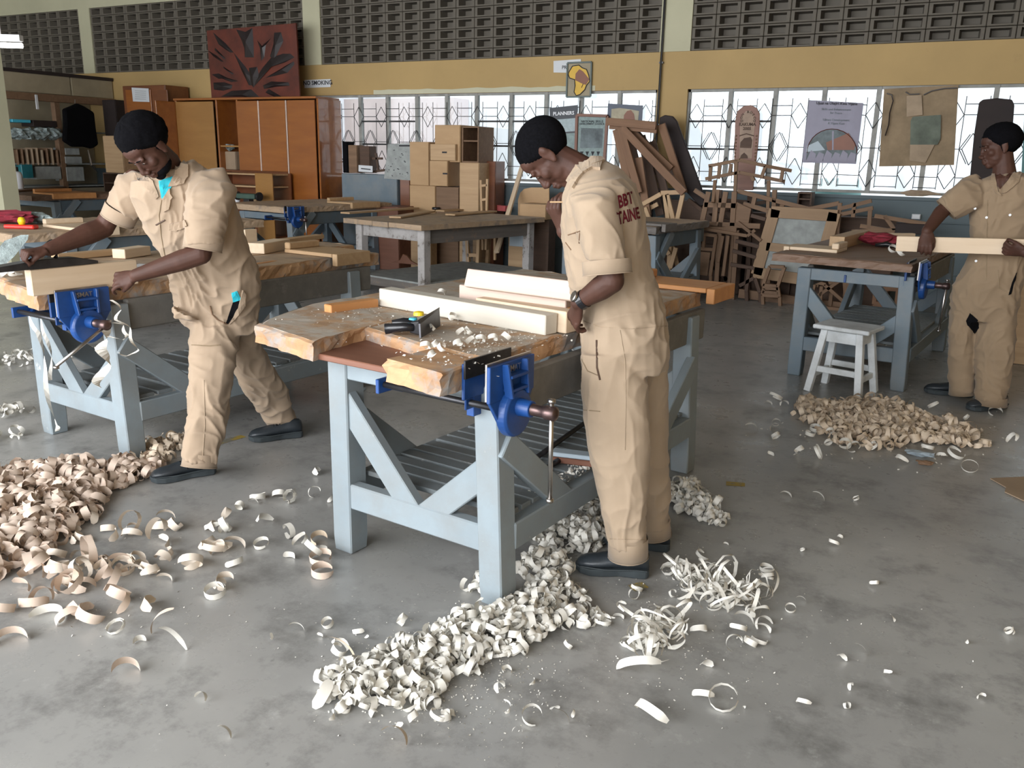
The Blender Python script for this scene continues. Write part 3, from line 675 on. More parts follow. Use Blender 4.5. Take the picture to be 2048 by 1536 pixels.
def wood_slab(name, label, cat, pts, y, th, mat, group=None):
    P = [at_y(u, v, y) for u, v in pts]; c = sum(P, V())/len(P); m = MB(); m.loft([[p-c for p in P], [p-c+V((0, th, 0)) for p in P]])
    me = m.mesh(name, .002); return put(name, me, mat, None, Matrix.Translation(c), label=label, cat=cat, group=group), c
o, c = sheet('notice', 'white paper notice pinned to the dark orange cabinet', 'notice', [(263, 175), (297, 177), (299, 204), (266, 203)], 'paper', 9.755)
for k in range(5): patch([(270, 181+k*4), (292, 182+k*4), (292, 183+k*4), (270, 182+k*4)], 9.752, 'grey_board', o, c, name='text_line')
# carved dark red relief standing on the wardrobe
plain('relief_red', (.10, .018, .008), .5, .4, 4, .1); plain('relief_dark', (.014, .008, .008), .45, .3, 6)
P4 = [(411, 31), (590, 14), (598, 166), (421, 168)]; yA = 9.86
PA = [at_y(u, v, yA) for u, v in P4]; cA = V(((PA[2].x+PA[3].x)/2, yA, PA[3].z))
ar = thing('relief_panel', 'dark red carved relief panel of leaves standing on top of the orange wardrobe', 'artwork', (cA.x, yA, zt+.031)); dz = zt+.031-cA.z; cA = cA.copy(); 
m = MB(); m.loft([[p-cA for p in PA], [p-cA+V((0, .03, 0)) for p in PA]]); m.build('board', 'relief_red', ar, bev=.003)
def leaf(pts, h=.02):
    P = [at_y(u, v, yA)-cA for u, v in pts]; mid = sum(P, V())/len(P)+V((0, -h, 0)); m = MB(); n = len(P)
    m.add(P+[mid], [(i, (i+1) % n, n) for i in range(n)]); m.build('carved_leaf', 'relief_dark', ar)
def Z(x, y): return (400+x/8.53, y/8.53)
for L in ([(600, 240), (760, 280), (880, 210), (900, 500), (905, 720), (750, 720), (740, 560), (690, 420)],
          [(960, 420), (1040, 520), (1200, 380), (1110, 500), (1080, 720), (1030, 780), (1010, 560)], [(1250, 290), (1370, 280), (1410, 430), (1330, 600), (1250, 760), (1180, 700), (1240, 480)],
          [(1050, 900), (1200, 720), (1400, 650), (1530, 650), (1600, 710), (1440, 800), (1280, 790), (1150, 900), (1000, 1100), (900, 1230), (880, 1180)],
          [(1590, 780), (1600, 830), (1480, 980), (1240, 1040), (1100, 1070), (1300, 950), (1460, 850)], [(200, 290), (420, 480), (560, 640), (500, 640), (420, 590), (300, 500)],
          [(560, 640), (760, 880), (880, 1060), (880, 1200), (820, 1200), (700, 960)], [(820, 900), (960, 880), (1000, 1060), (900, 1240), (830, 1150)], [(110, 600), (260, 690), (390, 800), (350, 800), (200, 700)],
          [(180, 1020), (300, 1000), (440, 1070), (640, 1130), (520, 1150), (360, 1090), (300, 1095)], [(210, 1160), (400, 1150), (540, 1200), (520, 1260), (380, 1300), (220, 1280)],
          [(340, 1400), (520, 1300), (860, 1270), (1000, 1400), (900, 1430), (700, 1400)], [(1060, 1200), (1200, 1130), (1500, 1140), (1520, 1200), (1300, 1220), (1080, 1260)], [(1160, 1260), (1400, 1400), (1300, 1420), (1100, 1320)],
          [(240, 560), (420, 740), (400, 760), (230, 600)], [(380, 880), (560, 1000), (540, 1020), (380, 910)]):
    leaf([Z(*q) for q in L])
# blue-grey cupboard under the left window, notice board, label
crate('cupboard', 'blue-grey cupboard under the left window beside the wardrobe', 'cupboard', 684, 347, 797, 480, 9.85, .4, 'blue_grey_mid', zmin=0.)
crate('chest', 'low dark red-brown wooden chest behind the chipped table', 'chest', 748, 412, 799, 500, 9.36, .42, 'red_wood', zmin=0.)
o, c = sheet('notice_board', 'speckled pale grey board leaning on the window behind the cupboards', 'board', [(776, 288), (822, 286), (822, 361), (768, 357)], 'grey_board', 9.8, .012)
patch([(798, 290), (820, 290), (820, 293), (798, 293)], 9.797, 'ink', o, c); random.seed(3)
for k in range(26):
    u, v = random.uniform(774, 816), random.uniform(298, 352); s = random.uniform(.6, 1.6); patch([(u, v), (u+s*2, v), (u+s*2, v+s), (u, v+s)], 9.797, 'ink', o, c, name='mark')
o, c = sheet('label_card', 'small white label lying on the window sill by the wardrobe', 'card', [(717, 330), (745, 332), (745, 345), (717, 343)], 'paper', 9.9)
patch([(722, 336), (741, 338), (741, 340), (722, 338)], 9.897, 'ink', o, c)
for i, (u0, u1, v0, mt) in enumerate(((685, 697, 283, 'black_cloth'), (697, 716, 290, 'furniture'), (720, 741, 292, 'furniture_dark'))):
    crate('storage_box', ('black bag-like box nearest the wardrobe on the window ledge', 'narrow brown box on the window ledge, left one', 'dark brown box on the window ledge, right one')[i], 'box', u0, v0, u1, 346, 9.95, .15, mt)
mm = thing('wooden_bracket', 'small dark wooden bracket standing in the left window by the grey board', 'bracket', at_y(757, 346, 10.0))
for a, b_ in (((752, 306), (757, 340)), ((742, 317), (765, 317)), ((744, 344), (770, 340))): bar('stick', at_y(*a, 10.0), at_y(*b_, 10.0), .03, .03, 'furniture_dark', mm, world=True)
# stacked cupboards
def yy(u, v, y): return at_y(u, v, y)
ys = 9.72
crate('cabinet', 'tall dark red-brown cabinet end left of the plywood box pile', 'cabinet', 800, 315, 822, 520, ys+.1, .4, 'varnished_dark', zmin=0.)
b0 = crate('plywood_box', 'tan plywood box at the bottom left of the pile of boxes', 'box', 820, 370, 872, 540, ys, .38, 'plywood', zmin=0.)
b1 = crate('plywood_box', 'grey-brown cabinet at the bottom centre of the pile of boxes', 'box', 873, 373, 918, 540, ys+.02, .38, 'furniture', zmin=0.)
b2 = crate('plywood_box', 'pale unpainted cabinet with a dark side at the right of the pile of boxes', 'box', 920, 325, 957, 540, ys-.02, .42, 'tan_pine', zmin=0.)
zz = b0[2]; 
def stack(label, u0, v0, u1, v1, y, d, mt, z, **k):
    r = crate('plywood_box', label, 'box', u0, v0, u1, v1, y, d, mt, **k); r[0].location.z = z; return r
b3 = stack('tall tan plywood box at the left of the upper pile', 820, 282, 859, 370, ys, .36, 'plywood', zz+.001)
b4 = stack('tan plywood box with a dark slot, centre of the pile', 860, 319, 896, 371, ys-.03, .40, 'plywood', max(b0[2], b1[2])+.002, knob=(.75, .5))
b5 = stack('small grey-brown drawer box with a black slot handle', 861, 284, 912, 318, ys-.03, .36, 'tan_pine', b4[0].location.z+b4[2]+.002, knob=(.15, .5))
b6 = stack('open tan cupboard with a shelf standing highest on the pile of boxes', 871, 247, 922, 322, ys+.02, .45, 'plywood', b2[2]+.001)
b7 = stack('open brown cupboard with one shelf at the top right of the pile', 924, 249, 957, 322, ys+.02, .40, 'furniture', b2[2]+.001, open_front=True, shelves=(.58,))
b6[0].location.x -= .005
crate('cabinet', 'dark red-brown cabinet door panel right of the box pile', 'cabinet', 958, 322, 989, 520, ys+.25, .25, 'varnished_dark', zmin=0.)
def sticks(name, label, cat, segs, y, w_, h_, mat, y2=None, group=None, rest=None):
    """thing made of squared sticks between photo points; each (u0,v0,u1,v1[,dy0,dy1])"""
    P = []
    for s in segs:
        d0, d1 = (s[4], s[5]) if len(s) > 5 else (0, 0)
        P.append((at_y(s[0], s[1], y+d0), at_y(s[2], s[3], y+d1)))
    z = min(min(a.z, b_.z) for a, b_ in P); c = V((sum(a.x for a, _ in P)/len(P), y, z)); t = thing(name, label, cat, c, group=group)
    for a, b_ in P: bar('timber', a-c, b_-c, w_, h_, mat, t, up=(0, 1, 0), bev=.002)
    return t
sticks('chair', 'brown wooden chair back right of the plywood box pile', 'chair', [(962, 360, 966, 500), (975, 358, 972, 500), (962, 372, 975, 370), (963, 400, 974, 398), (963, 440, 973, 440), (964, 470, 990, 468, 0, -.2), (990, 430, 990, 520, -.2, -.2)], 9.6, .03, .03, 'tan_pine')
# stool under the table
sticks('stool', 'pale wooden stool standing behind the chipped table', 'stool', [(935, 478, 938, 545), (958, 478, 955, 545), (978, 470, 975, 530, .3, .3), (932, 474, 985, 470), (940, 480, 986, 474, .3, .3), (935, 510, 958, 510)], 9.45, .045, .05, 'tan_pine')
o_, c_ = wood_slab('wood_offcut', 'dark red wavy wood offcut on the floor under the chipped table', 'offcut', [(782, 540), (800, 535), (806, 523), (814, 527), (822, 537), (836, 545)], 9.1, .03, 'varnished_dark'); o_.location.z = .19
crate('tall_box', 'tan box behind the chipped table legs', 'box', 822, 470, 862, 545, 9.45, .15, 'tan_pine', zmin=0.)
t_ = sticks('timber_plank', 'long pale plank leaning against the window behind the bowed head', 'plank', [(993, 505, 1049, 318, -.3, .85)], 9.3, .06, .03, 'pine')
b8 = crate('side_cabinet', 'small cabinet with a pale blue drawer behind the standing worker', 'cabinet', 1018, 453, 1055, 560, 9.5, .45, 'tan_pine', zmin=0., t_=.02)
a, b_ = at_y(1020, 455, 9.48), at_y(1053, 494, 9.48); m = MB(); cx = b8[0].location.x; m.bx(a.x-cx, b_.x-cx, -.03, -.0155, b_.z, a.z); paint('pale_blue', (.42, .50, .56), (.5, .5, .5), .5, .1); m.build('drawer_front', 'pale_blue', b8[0], bev=.003)
cs = crate('toy_crate', 'pale wooden crate with a curved back behind the standing worker', 'crate', 1040, 407, 1092, 440, 9.55, .3, 'plywood', open_front=False); zc = cs[0].location.z
m = MB(); P = [at_y(u, v, 9.86)-V((cs[0].location.x, 9.55, zc)) for u, v in ((1036, 440), (1036, 400), (1040, 386), (1048, 378), (1062, 375), (1098, 375), (1098, 440))]; m.loft([P, [p+V((0, .02, 0)) for p in P]]); m.build('curved_back', 'plywood', cs[0])
m = MB(); sh = zc; m.bx(-.2, .2, .05, .25, -sh, -.005); m.build('plinth', 'furniture_dark', cs[0])
# --- things on the chipped table
def on_table(u, v): return at_z(u, v, .802)
rb = thing('red_box', 'two small red boxes at the right end of the chipped table', 'box', on_table(990, 421), radians(-10))
m = MB(); m.bx(-.085, .075, -.04, .04, 0, .075); m.build('carton', 'red_box', rb, bev=.002); m = MB(); m.bx(.08, .20, -.04, .04, 0, .07); m.build('carton', 'red_box', rb, bev=.002)
m = MB(); bl = thing('tape_roll', 'dark metal tool lying on the middle of the chipped table', 'tool', on_table(872, 419)); m.lathe([(.02, 0), (.05, 0), (.055, .012), (.05, .03), (.02, .03)], n=18); m.build('ring', 'dark_steel', bl, smooth=True)
for k, (u0, v0, u1, v1) in enumerate(((690, 428, 830, 418), (790, 437, 860, 425), (880, 424, 970, 418), (900, 432, 985, 425))):
    a, b_ = on_table(u0, v0), on_table(u1, v1); M = Matrix.Translation((a+b_)/2+V((0, 0, .012+.001*k))) @ frame(b_-a).to_4x4(); mb_ = MB(); mb_.box((0, 0, 0), ((b_-a).length, .14, .02))
    put('loose_board', mb_.mesh('loose_board', .002), 'tan_pine', None, M, label=('thin board along the left edge of the chipped table', 'thin board lying near the front corner of the chipped table', 'thin board at the back of the chipped table near the red boxes', 'thin board at the front right of the chipped table')[k], cat='board')
# --- signs on the band
yw = WY-.012
o, c = sheet('no_smoking_sign', 'white NO SMOKING sign half hidden behind the wardrobe top', 'sign', [(609, 160), (661, 158), (661, 174), (609, 176)], 'paper', yw, .006)
flat_text('NO SMOKING', 635, 166, yw-.002, 9, 'ink', o, c, .02)
o, c = sheet('paper_sign', 'white paper sign on the ochre band beside the framed continent emblem', 'sign', [(1107, 122), (1162, 118), (1162, 146), (1107, 145)], 'paper', yw, .003)
flat_text('PRIVATE', 1140, 135, yw-.002, 7.5, 'ink', o, c, .01, .02)
# africa emblem
yb_ = WY-.02; o, c = sheet('emblem_board', 'framed board with a yellow and brown continent emblem hanging above the window', 'sign', [(1136, 127), (1182, 125), (1180, 192), (1134, 193)], 'cream_board', yb_, .012)
plain('emblem_yellow', (.62, .38, .03), .5, .1); plain('emblem_brown', (.20, .07, .035), .5, .1); plain('emblem_frame', (.10, .13, .12), .5, .1)
def E(x, y): return (960+x/4.655, 100+y/4.655)
for a, b_ in (((1135, 126), (1183, 124)), ((1183, 124), (1181, 193)), ((1181, 193), (1133, 194)), ((1133, 194), (1135, 126))): bar('frame_strip', at_y(*a, yb_-.006)-c, at_y(*b_, yb_-.006)-c, .02, .02, 'emblem_frame', o, up=(0, 1, 0))
afr = [(830, 200), (860, 150), (920, 140), (950, 165), (990, 180), (1010, 230), (1022, 290), (990, 330), (975, 370), (930, 415), (895, 425), (875, 390), (885, 330), (880, 275), (835, 262), (822, 230)]
patch([E(x, y) for x, y in afr], yb_-.004, 'emblem_yellow', o, c)
patch([E(x, y) for x, y in ((925, 178), (960, 200), (1000, 250), (1020, 272), (985, 325), (945, 310), (885, 280), (890, 220))], yb_-.006, 'emblem_brown', o, c)
cu = MB(); pts_ = [at_y(*E(x, y), yb_-.007)-c for x, y in afr]; cu.tube(pts_+[pts_[0]], .006, 5); cu.build('outline', 'ink', o); 
mb2 = MB(); mb2.tube([at_y(*E(x, y), yb_-.008)-c for x, y in ((960, 315), (945, 350))], .004, 5); mb2.build('outline', 'ink', o)
m = MB(); m.tube([at_y(1157, 193, yb_)-c, at_y(1155, 225, yb_)-c], .003, 5); m.build('cord', 'ink', o)
# posters in the windows
yp = WY+.03
plain('poster_dark', (.045, .05, .06), .5, .1); plain('poster_pale', (.34, .42, .44), .5, .15, 30); plain('poster_green', (.20, .27, .26), .5, .2, 25); plain('poster_navy', (.02, .035, .07), .4, .2); plain('poster_cream', (.34, .30, .20), .5, .2, 12)
plain('poster_lilac', (.24, .23, .30), .5, .06); plain('print_grey', (.12, .15, .16), .6, .45, 7)
o, c = sheet('planners_poster', 'dark poster reading PLANNERS hanging in the left window', 'poster', [(1099, 216), (1155, 210), (1153, 330), (1102, 320)], 'poster_dark', yp-.02)
flat_text('PLANNERS', 1127, 227, yp-.026, 7.5, 'white_plastic', o, c, .02, -.04); patch([(1103, 240), (1152, 236), (1152, 262), (1103, 266)], yp-.024, 'poster_pale', o, c); patch([(1108, 268), (1150, 266), (1150, 310), (1108, 308)], yp-.024, 'poster_green', o, c)
o, c = sheet('framed_notice', 'brown-framed grey printed notice in the left window above the worker', 'notice', [(1156, 232), (1212, 233), (1206, 330), (1152, 328)], 'poster_green', yp-.04, .01)
for a, b_ in (((1154, 230), (1215, 232)), ((1215, 232), (1208, 332)), ((1208, 332), (1151, 330)), ((1151, 330), (1154, 230))): bar('frame_strip', at_y(*a, yp-.05)-c, at_y(*b_, yp-.05)-c, .035, .03, 'red_wood', o, up=(0, 1, 0))
flat_text('NATIONAL SKILLS', 1184, 243, yp-.043, 4.5, 'ink', o, c, .02); flat_text('DEVELOPMENT COUNCIL', 1184, 248, yp-.043, 3.6, 'ink', o, c, .02)
patch([(1162, 256), (1206, 257), (1204, 296), (1160, 296)], yp-.043, 'print_grey', o, c)
for k in range(4): patch([(1160+k*11, 303), (1167+k*11, 303), (1163+k*11, 312)], yp-.043, 'ink', o, c)
o, c = sheet('bison_poster', 'dark blue poster with a brown animal shape in the left window', 'poster', [(1216, 207), (1286, 211), (1284, 246), (1214, 246)], 'poster_navy', yp-.02)
patch([(1223, 218), (1240, 216), (1262, 219), (1278, 222), (1276, 243), (1222, 243)], yp-.023, 'poster_cream', o, c); patch([(1247, 240), (1248, 230), (1254, 222), (1262, 220), (1268, 228), (1270, 240), (1262, 244)], yp-.025, 'emblem_brown', o, c)
o, c = sheet('skills_poster', 'lilac poster with a photo circle hanging in the right window', 'poster', [(1618, 200), (1727, 206), (1712, 328), (1604, 325)], 'poster_lilac', yp-.02, bow=.01)
yq = yp-.034
flat_text('Ujuzi na Utajiri Kwa Vijana', 1673, 207, yq, 5.6, 'ink', o, c, .012, .03); 
for tx, vv, hh in (('Skills and Enhancement', 219, 4.6), ('for Peace', 226, 4.6), ('Ujirani Development', 240, 4.6), ('& Vijana Kazi', 247, 4.6)): flat_text(tx, 1672, vv, yq, hh, 'print_grey', o, c, 0, .03)
circ = [(1664+50*cos(a), 306-48*sin(a)) for a in [pi*k/14 for k in range(15)]]
patch([(1614, 300)]+[(u, v) for u, v in circ[::-1]][1:-1]+[(1712, 312), (1711, 322), (1612, 320)], yq, 'print_grey', o, c)
patch([(1652, 285), (1697, 266), (1711, 288), (1708, 300), (1655, 300)], yq-.002, 'emblem_brown', o, c); patch([(1614, 292), (1636, 282), (1650, 300), (1612, 304)], yq-.003, 'pale_blue', o, c)
for k in range(6): patch([(1612+k*16, 322), (1622+k*16, 300+(k % 2)*4), (1632+k*16, 308), (1630+k*16, 323)], yq-.004, 'poster_lilac', o, c)
patch([(1664, 262), (1668, 262), (1667, 300), (1664, 300)], yq-.004, 'poster_lilac', o, c)
cu = MB(); cu.tube([at_y(u, v, yq-.002)-c for u, v in circ], .004, 5); cu.build('outline', 'relief_red', o)
# sacking
plain('sacking', (.27, .20, .125), .95, .22, 5, .4); plain('sack_green', (.13, .15, .12), .9, .3, 6); plain('sack_light', (.34, .26, .18), .9, .15, 8)
ysk = WY+.0
o, c = sheet('sackcloth', 'brown sackcloth with a grey-green map patch hanging in the right window', 'cloth', [(1768, 178), (1917, 170), (1908, 330), (1758, 333)], 'sacking', ysk, .004, bow=.02)
S = lambda x, y: (1640+x/5.02, 130+y/5.02)
patch([S(*q) for q in ((930, 520), (1215, 500), (1210, 740), (1180, 800), (905, 800), (910, 560))], ysk-.036, 'sack_green', o, c)
patch([S(*q) for q in ((870, 310), (1020, 300), (1030, 500), (870, 520))], ysk-.035, 'sack_light', o, c); patch([S(*q) for q in ((905, 800), (1150, 800), (1060, 980), (900, 960))], ysk-.035, 'sack_light', o, c)
for L in (((670, 285), (720, 300), (735, 360), (700, 480), (690, 600), (655, 710)), ((1040, 300), (1120, 260), (1250, 235), (1380, 230)), ((860, 270), (900, 295), (1000, 290))):
    m = MB(); m.tube([at_y(*S(*q), ysk-.034)-c for q in L], .006, 5); m.build('dark_thread', 'relief_dark', o)
# carved plaque
def Q(x, y): return (1280+x/4.655, 130+y/4.655)
plain('plaque_cream', (.30, .21, .15), .6, .2, 10)
yk = WY-.035
pl_ = [(870, 1165), (875, 900), (880, 700), (885, 520), (905, 430), (960, 385), (1030, 372), (1085, 400), (1112, 450), (1112, 560), (1100, 720), (1080, 900), (1050, 1165)]
P = [at_y(*Q(*q), yk) for q in pl_]; c = sum(P, V())/len(P); kt = thing('carved_plaque', 'tall dark wooden plaque with rounded top reading KAKUMA in the right window', 'plaque', c)
m = MB(); m.loft([[p-c for p in P], [p-c+V((0, .03, 0)) for p in P]]); m.build('board', 'red_wood', kt, bev=.004)
P = [at_y(*Q(*q), yk-.003)-c for q in ((925, 870), (930, 560), (945, 480), (985, 430), (1030, 425), (1065, 470), (1070, 560), (1060, 640), (1040, 870))]; m = MB(); m.loft([P, [p+V((0, .003, 0)) for p in P]]); m.build('panel', 'plaque_cream', kt)
flat_text('KAKUMA', 1494.5, 249, yk-.006, 6.2, 'furniture_dark', kt, c, .04); flat_text('2005', 1494, 257.5, yk-.006, 6.2, 'furniture_dark', kt, c, .04)
for i, ch in enumerate('DON BOSCO'):
    a = radians(200-i*27.5); u, v = 1496+13*cos(a), 237-13*sin(a)
    if ch != ' ': flat_text(ch, u, v, yk-.006, 5, 'furniture_dark', kt, c, .03, pi/2-a)
patch([Q(*q) for q in ((930, 770), (935, 720), (970, 680), (1030, 670), (1045, 700), (1035, 775))], yk-.006, 'furniture_dark', kt, c, name='carving'); patch([Q(*q) for q in ((930, 870), (940, 840), (970, 815), (1000, 845), (1005, 870))], yk-.006, 'furniture_dark', kt, c, name='carving')
cu = MB(); cu.tube([at_y(*Q(*q), yk-.005)-c for q in ((925, 660), (990, 640), (1060, 660))], .006, 5); cu.build('carving', 'furniture_dark', kt)
for i in range(9):
    for s in (895, 1085): 
        q = Q(s-i*2, 660+i*32); m = MB(); m.lathe([(0, 0), (.012, .0), (.008, .008), (0, .01)], at_y(*q, yk-.0)-c, 8, Matrix.Rotation(pi/2, 3, 'X')); m.build('bead', 'furniture', kt)
# dark rounded boards
def rboard(label, pts, y, dy_top=0):
    P = [at_y(u, v, y) for u, v in pts]; z0 = min(p.z for p in P); c = V((sum(p.x for p in P)/len(P), y, z0)); m = MB(); m.loft([[p-c for p in P], [p-c+V((0, .045, 0)) for p in P]])
    return put('dark_board', m.mesh('dark_board', .008), 'dark_stain', None, Matrix.Translation(c), label=label, cat='board', group=None)
rboard('dark board with rounded top leaning between the two windows', [Q(*q) for q in ((320, 930), (180, 560), (180, 490), (230, 465), (300, 475), (340, 520), (570, 1140), (600, 1300), (560, 1320), (400, 1150))], 9.9)
rboard('dark upright board with rounded top behind the head of the right worker', [(1958, 205), (1966, 199), (1995, 196), (2024, 199), (2029, 210), (2022, 300), (2010, 397), (1936, 395), (1948, 270)], WY-.06)
o_, c_ = wood_slab('teal_board', 'teal painted board at the far right edge behind the worker', 'panel', [(2050, 205), (2110, 205), (2110, 620), (2030, 620)], 9.95, .03, 'outside_teal'); 
# --- heap of timber frames, chairs and a door between the windows
def pile(name, label, cat, segs, y, w_, h_, mat, **k):
    t = sticks(name, label, cat, segs, y, w_, h_, mat, **k)
    if t.location.z > .02:                       # whatever stands lowest is propped down to the floor
        E_ = sorted([at_y(s[i], s[i+1], y+(s[4+i//2] if len(s) > 5 else 0)) for s in segs for i in (0, 2)], key=lambda q: q.z)
        for q in (E_[0], E_[-1] if abs(E_[1].x-E_[0].x) < .05 else E_[1]):
            c = t.location; bar('prop', V((q.x-c.x, q.y-c.y+.02, q.z-c.z)), V((q.x-c.x+.01, q.y-c.y+.03, -c.z+.001)), min(w_, .05), min(h_, .05), mat, t, up=(0, 1, 0))
    return t
G = lambda x, y: (960+x/4.655, 100+y/4.655)
def gs(*L): return [(*G(a, b_), *G(c_, d), *r) for (a, b_, c_, d, *r) in L]
pile('timber_trestle', 'tall pale timber trestle of leaning boards behind the standing worker', 'trestle',
     gs((1180, 665, 1640, 705), (1210, 700, 1650, 740, .05, .05), (1310, 720, 1480, 1330), (1690, 690, 1900, 1330, .1, .3), (1330, 730, 1900, 1330), (1400, 750, 1780, 1110, .15, .15), (1270, 740, 1400, 1330, .1, .1), (1480, 1000, 1560, 1540, .1, .1)), 9.55, .085, .04, 'brown_frame')
pile('timber_trestle', 'darker bundle of leaning boards behind the tall pale trestle', 'trestle',
     gs((1380, 760, 1560, 1540, .1, .1), (1500, 800, 1680, 1540, .12, .12), (1600, 850, 1760, 1500, .2, .2), (1300, 800, 1450, 1540, .2, .2), (1420, 740, 1900, 1300, .25, .25), (1560, 1000, 1560, 1700, .15, .15)), 9.75, .10, .03, 'furniture_dark')
pile('timber_bundle', 'small pale table frame lying against the trestle, right of the worker', 'frame',
     [(1279, 412, 1322, 388), (1322, 386, 1368, 384), (1285, 424, 1316, 408, .1, .1), (1334, 388, 1352, 460), (1366, 388, 1350, 460), (1330, 390, 1340, 470), (1290, 415, 1310, 470)], 9.62, .05, .03, 'tan_pine')
H_ = lambda x, y: (1280+x/5.12, 380+y/5.12)
def hs(*L): return [(*H_(a, b_), *H_(c_, d), *r) for (a, b_, c_, d, *r) in L]
pile('timber_bundle', 'pair of crossed slats under the bench behind the standing worker', 'frame', hs((170, 600, 250, 800), (370, 590, 310, 800), (250, 590, 300, 660), (330, 560, 400, 840, .1, .1)), 9.59, .05, .03, 'tan_pine')
# chairs
def Cc(*L): return [(*Q(a, b_), *Q(c_, d), *r) for (a, b_, c_, d, *r) in L]
pile('chair', 'upturned wooden chair with two curved slats in front of the carved plaque', 'chair',
     Cc((640, 940, 930, 885), (930, 885, 1170, 940), (1170, 940, 1410, 985, 0, .1), (610, 1060, 930, 1000), (930, 1000, 1350, 1085, 0, .05), (900, 880, 880, 1300), (660, 940, 650, 1080), (745, 930, 730, 1060), (850, 920, 830, 1030), (1170, 940, 1130, 1050), (1330, 980, 1310, 1090), (700, 1075, 680, 1280, 0, -.1), (1200, 1080, 1190, 1350, .1, .0), (1040, 1040, 1060, 1080)), 9.55, .035, .03, 'furniture')
pile('chair', 'wooden chair with a slatted back below the upturned one', 'chair',
     Cc((640, 1180, 570, 1500), (720, 1160, 690, 1480), (800, 1180, 740, 1530), (880, 1180, 860, 1500), (600, 1300, 900, 1310), (600, 1480, 1120, 1500), (560, 1500, 900, 1540)), 9.50, .055, .03, 'furniture')
P = [at_y(*Q(*q), 9.5) for q in ((870, 1260), (1035, 1340), (1000, 1530), (860, 1500))]; c = sum(P, V())/4
m = MB(); m.loft([[p-c for p in P], [p-c+V((0, .02, 0)) for p in P]]); put('plywood_board', m.mesh('plywood_board', .003), 'furniture', None, Matrix.Translation(c), label='loose brown plywood board beside the slatted chair in the heap', cat='seat')
pile('chair', 'low wooden chair with curved seat edge at the foot of the heap', 'chair', hs((620, 390, 1100, 470), (1100, 470, 1180, 410), (1000, 330, 1240, 520), (560, 440, 790, 470), (560, 600, 750, 610), (780, 470, 720, 880), (850, 470, 800, 740), (905, 470, 850, 880), (560, 470, 570, 860), (660, 470, 650, 590)), 9.47, .035, .03, 'furniture')
o_, c_ = wood_slab('panelled_board', 'small pale panelled board standing under the end of the bench behind the worker', 'door', [H_(550, 620), H_(720, 640), H_(690, 880), H_(530, 860)], 9.48, .02, 'furniture')
pile('timber_bundle', 'long brown frame rails crossing over the top of the heap', 'frame',
     hs((1000, 10, 1730, 195), (1730, 195, 2040, 135), (1060, 140, 1320, 215), (1180, 60, 1160, 150), (1380, 0, 1370, 240), (1460, 150, 1440, 220), (560, 0, 680, 80, .1, .1)), 9.57, .045, .05, 'furniture')
pile('timber_bundle', 'ladder-like dark brown frame at the left of the panelled door', 'frame', hs((980, 520, 1220, 580), (950, 620, 1190, 690), (930, 760, 1170, 800), (1120, 800, 1090, 1040), (1020, 980, 1170, 900), (1180, 900, 1230, 1050), (900, 460, 860, 880), (1140, 260, 1290, 300), (620, 240, 1300, 120, .3, .3), (500, 100, 900, 420, .4, .2)), 9.50, .04, .05, 'furniture_dark')
# panelled door
P = [H_(*q) for q in ((1350, 200), (1990, 225), (2040, 270), (1800, 930), (1190, 880))]
yd = 9.5; dr = [at_y(*q, yd) for q in (H_(1350, 195), H_(2030, 235), H_(1830, 960), H_(1160, 860))]; c = V((sum(p.x for p in dr)/4, yd, min(p.z for p in dr)))
dt = thing('panel_door', 'unfinished wooden door with a grey panel leaning in the heap by the right bench', 'door', c)
D0, D1, D2, D3 = [p-c for p in dr]
def dp(s, t_): return D0.lerp(D1, s).lerp(D3.lerp(D2, s), t_)
for a, b_, w_ in (((0, .04), (1, .04), .12), ((0, .97), (1, .97), .12), ((.05, 0), (.05, 1), .12), ((.95, 0), (.95, 1), .12), ((.08, .56), (.92, .56), .09)): bar('stile' if a[0] == b_[0] else 'rail', dp(*a), dp(*b_), .035, w_, 'tan_pine' if 0 else 'furniture', dt, up=(0, 1, 0)) if 0 else bar('stile' if a[0] == b_[0] else 'rail', dp(*a), dp(*b_), w_, .035, 'varnished_yellow' if 0 else 'brown_door', dt, up=(0, 1, 0))if 'brown_door' in MATS else (wood('brown_door', (.22, .13, .065), (.34, .22, .12), .6, 18, 1.4, .1), bar('stile', dp(*a), dp(*b_), w_, .035, 'brown_door', dt, up=(0, 1, 0)))
m = MB(); L = [dp(.12, .1), dp(.88, .1), dp(.88, .92), dp(.12, .92)]; m.loft([[p+V((0, .008, 0)) for p in L], [p+V((0, .016, 0)) for p in L]]); m.build('panel', 'grey_board', dt)
pile('dovetailed_box', 'narrow upright dovetailed wooden box frame at the foot of the panelled door', 'box', hs((1330, 780, 1260, 980), (1480, 790, 1410, 990), (1330, 780, 1480, 790), (1260, 970, 1410, 985), (1270, 1000, 1255, 1070), (1255, 1000, 1420, 1010), (1255, 1040, 1420, 1055), (1255, 1075, 1420, 1085), (1410, 990, 1430, 1090)), 9.36, .035, .05, 'furniture')
pile('long_timber', 'long brown plank lying on the floor along the foot of the heap', 'timber', [(1478, 586, 1790, 628)], 9.60, .10, .05, 'furniture')
pile('timber_bundle', 'brown wooden window-like frame on the floor under the right bench', 'frame', [(1752, 576, 1818, 580), (1748, 606, 1816, 610), (1752, 574, 1748, 608), (1796, 580, 1793, 610), (1818, 578, 1816, 612), (1745, 612, 1820, 618)], 9.48, .04, .05, 'brown_frame')
J = lambda x, y: (1520+x/3.49, 400+y/3.49)
def js(*L): return [(*J(a, b_), *J(c_, d), *r) for (a, b_, c_, d, *r) in L]
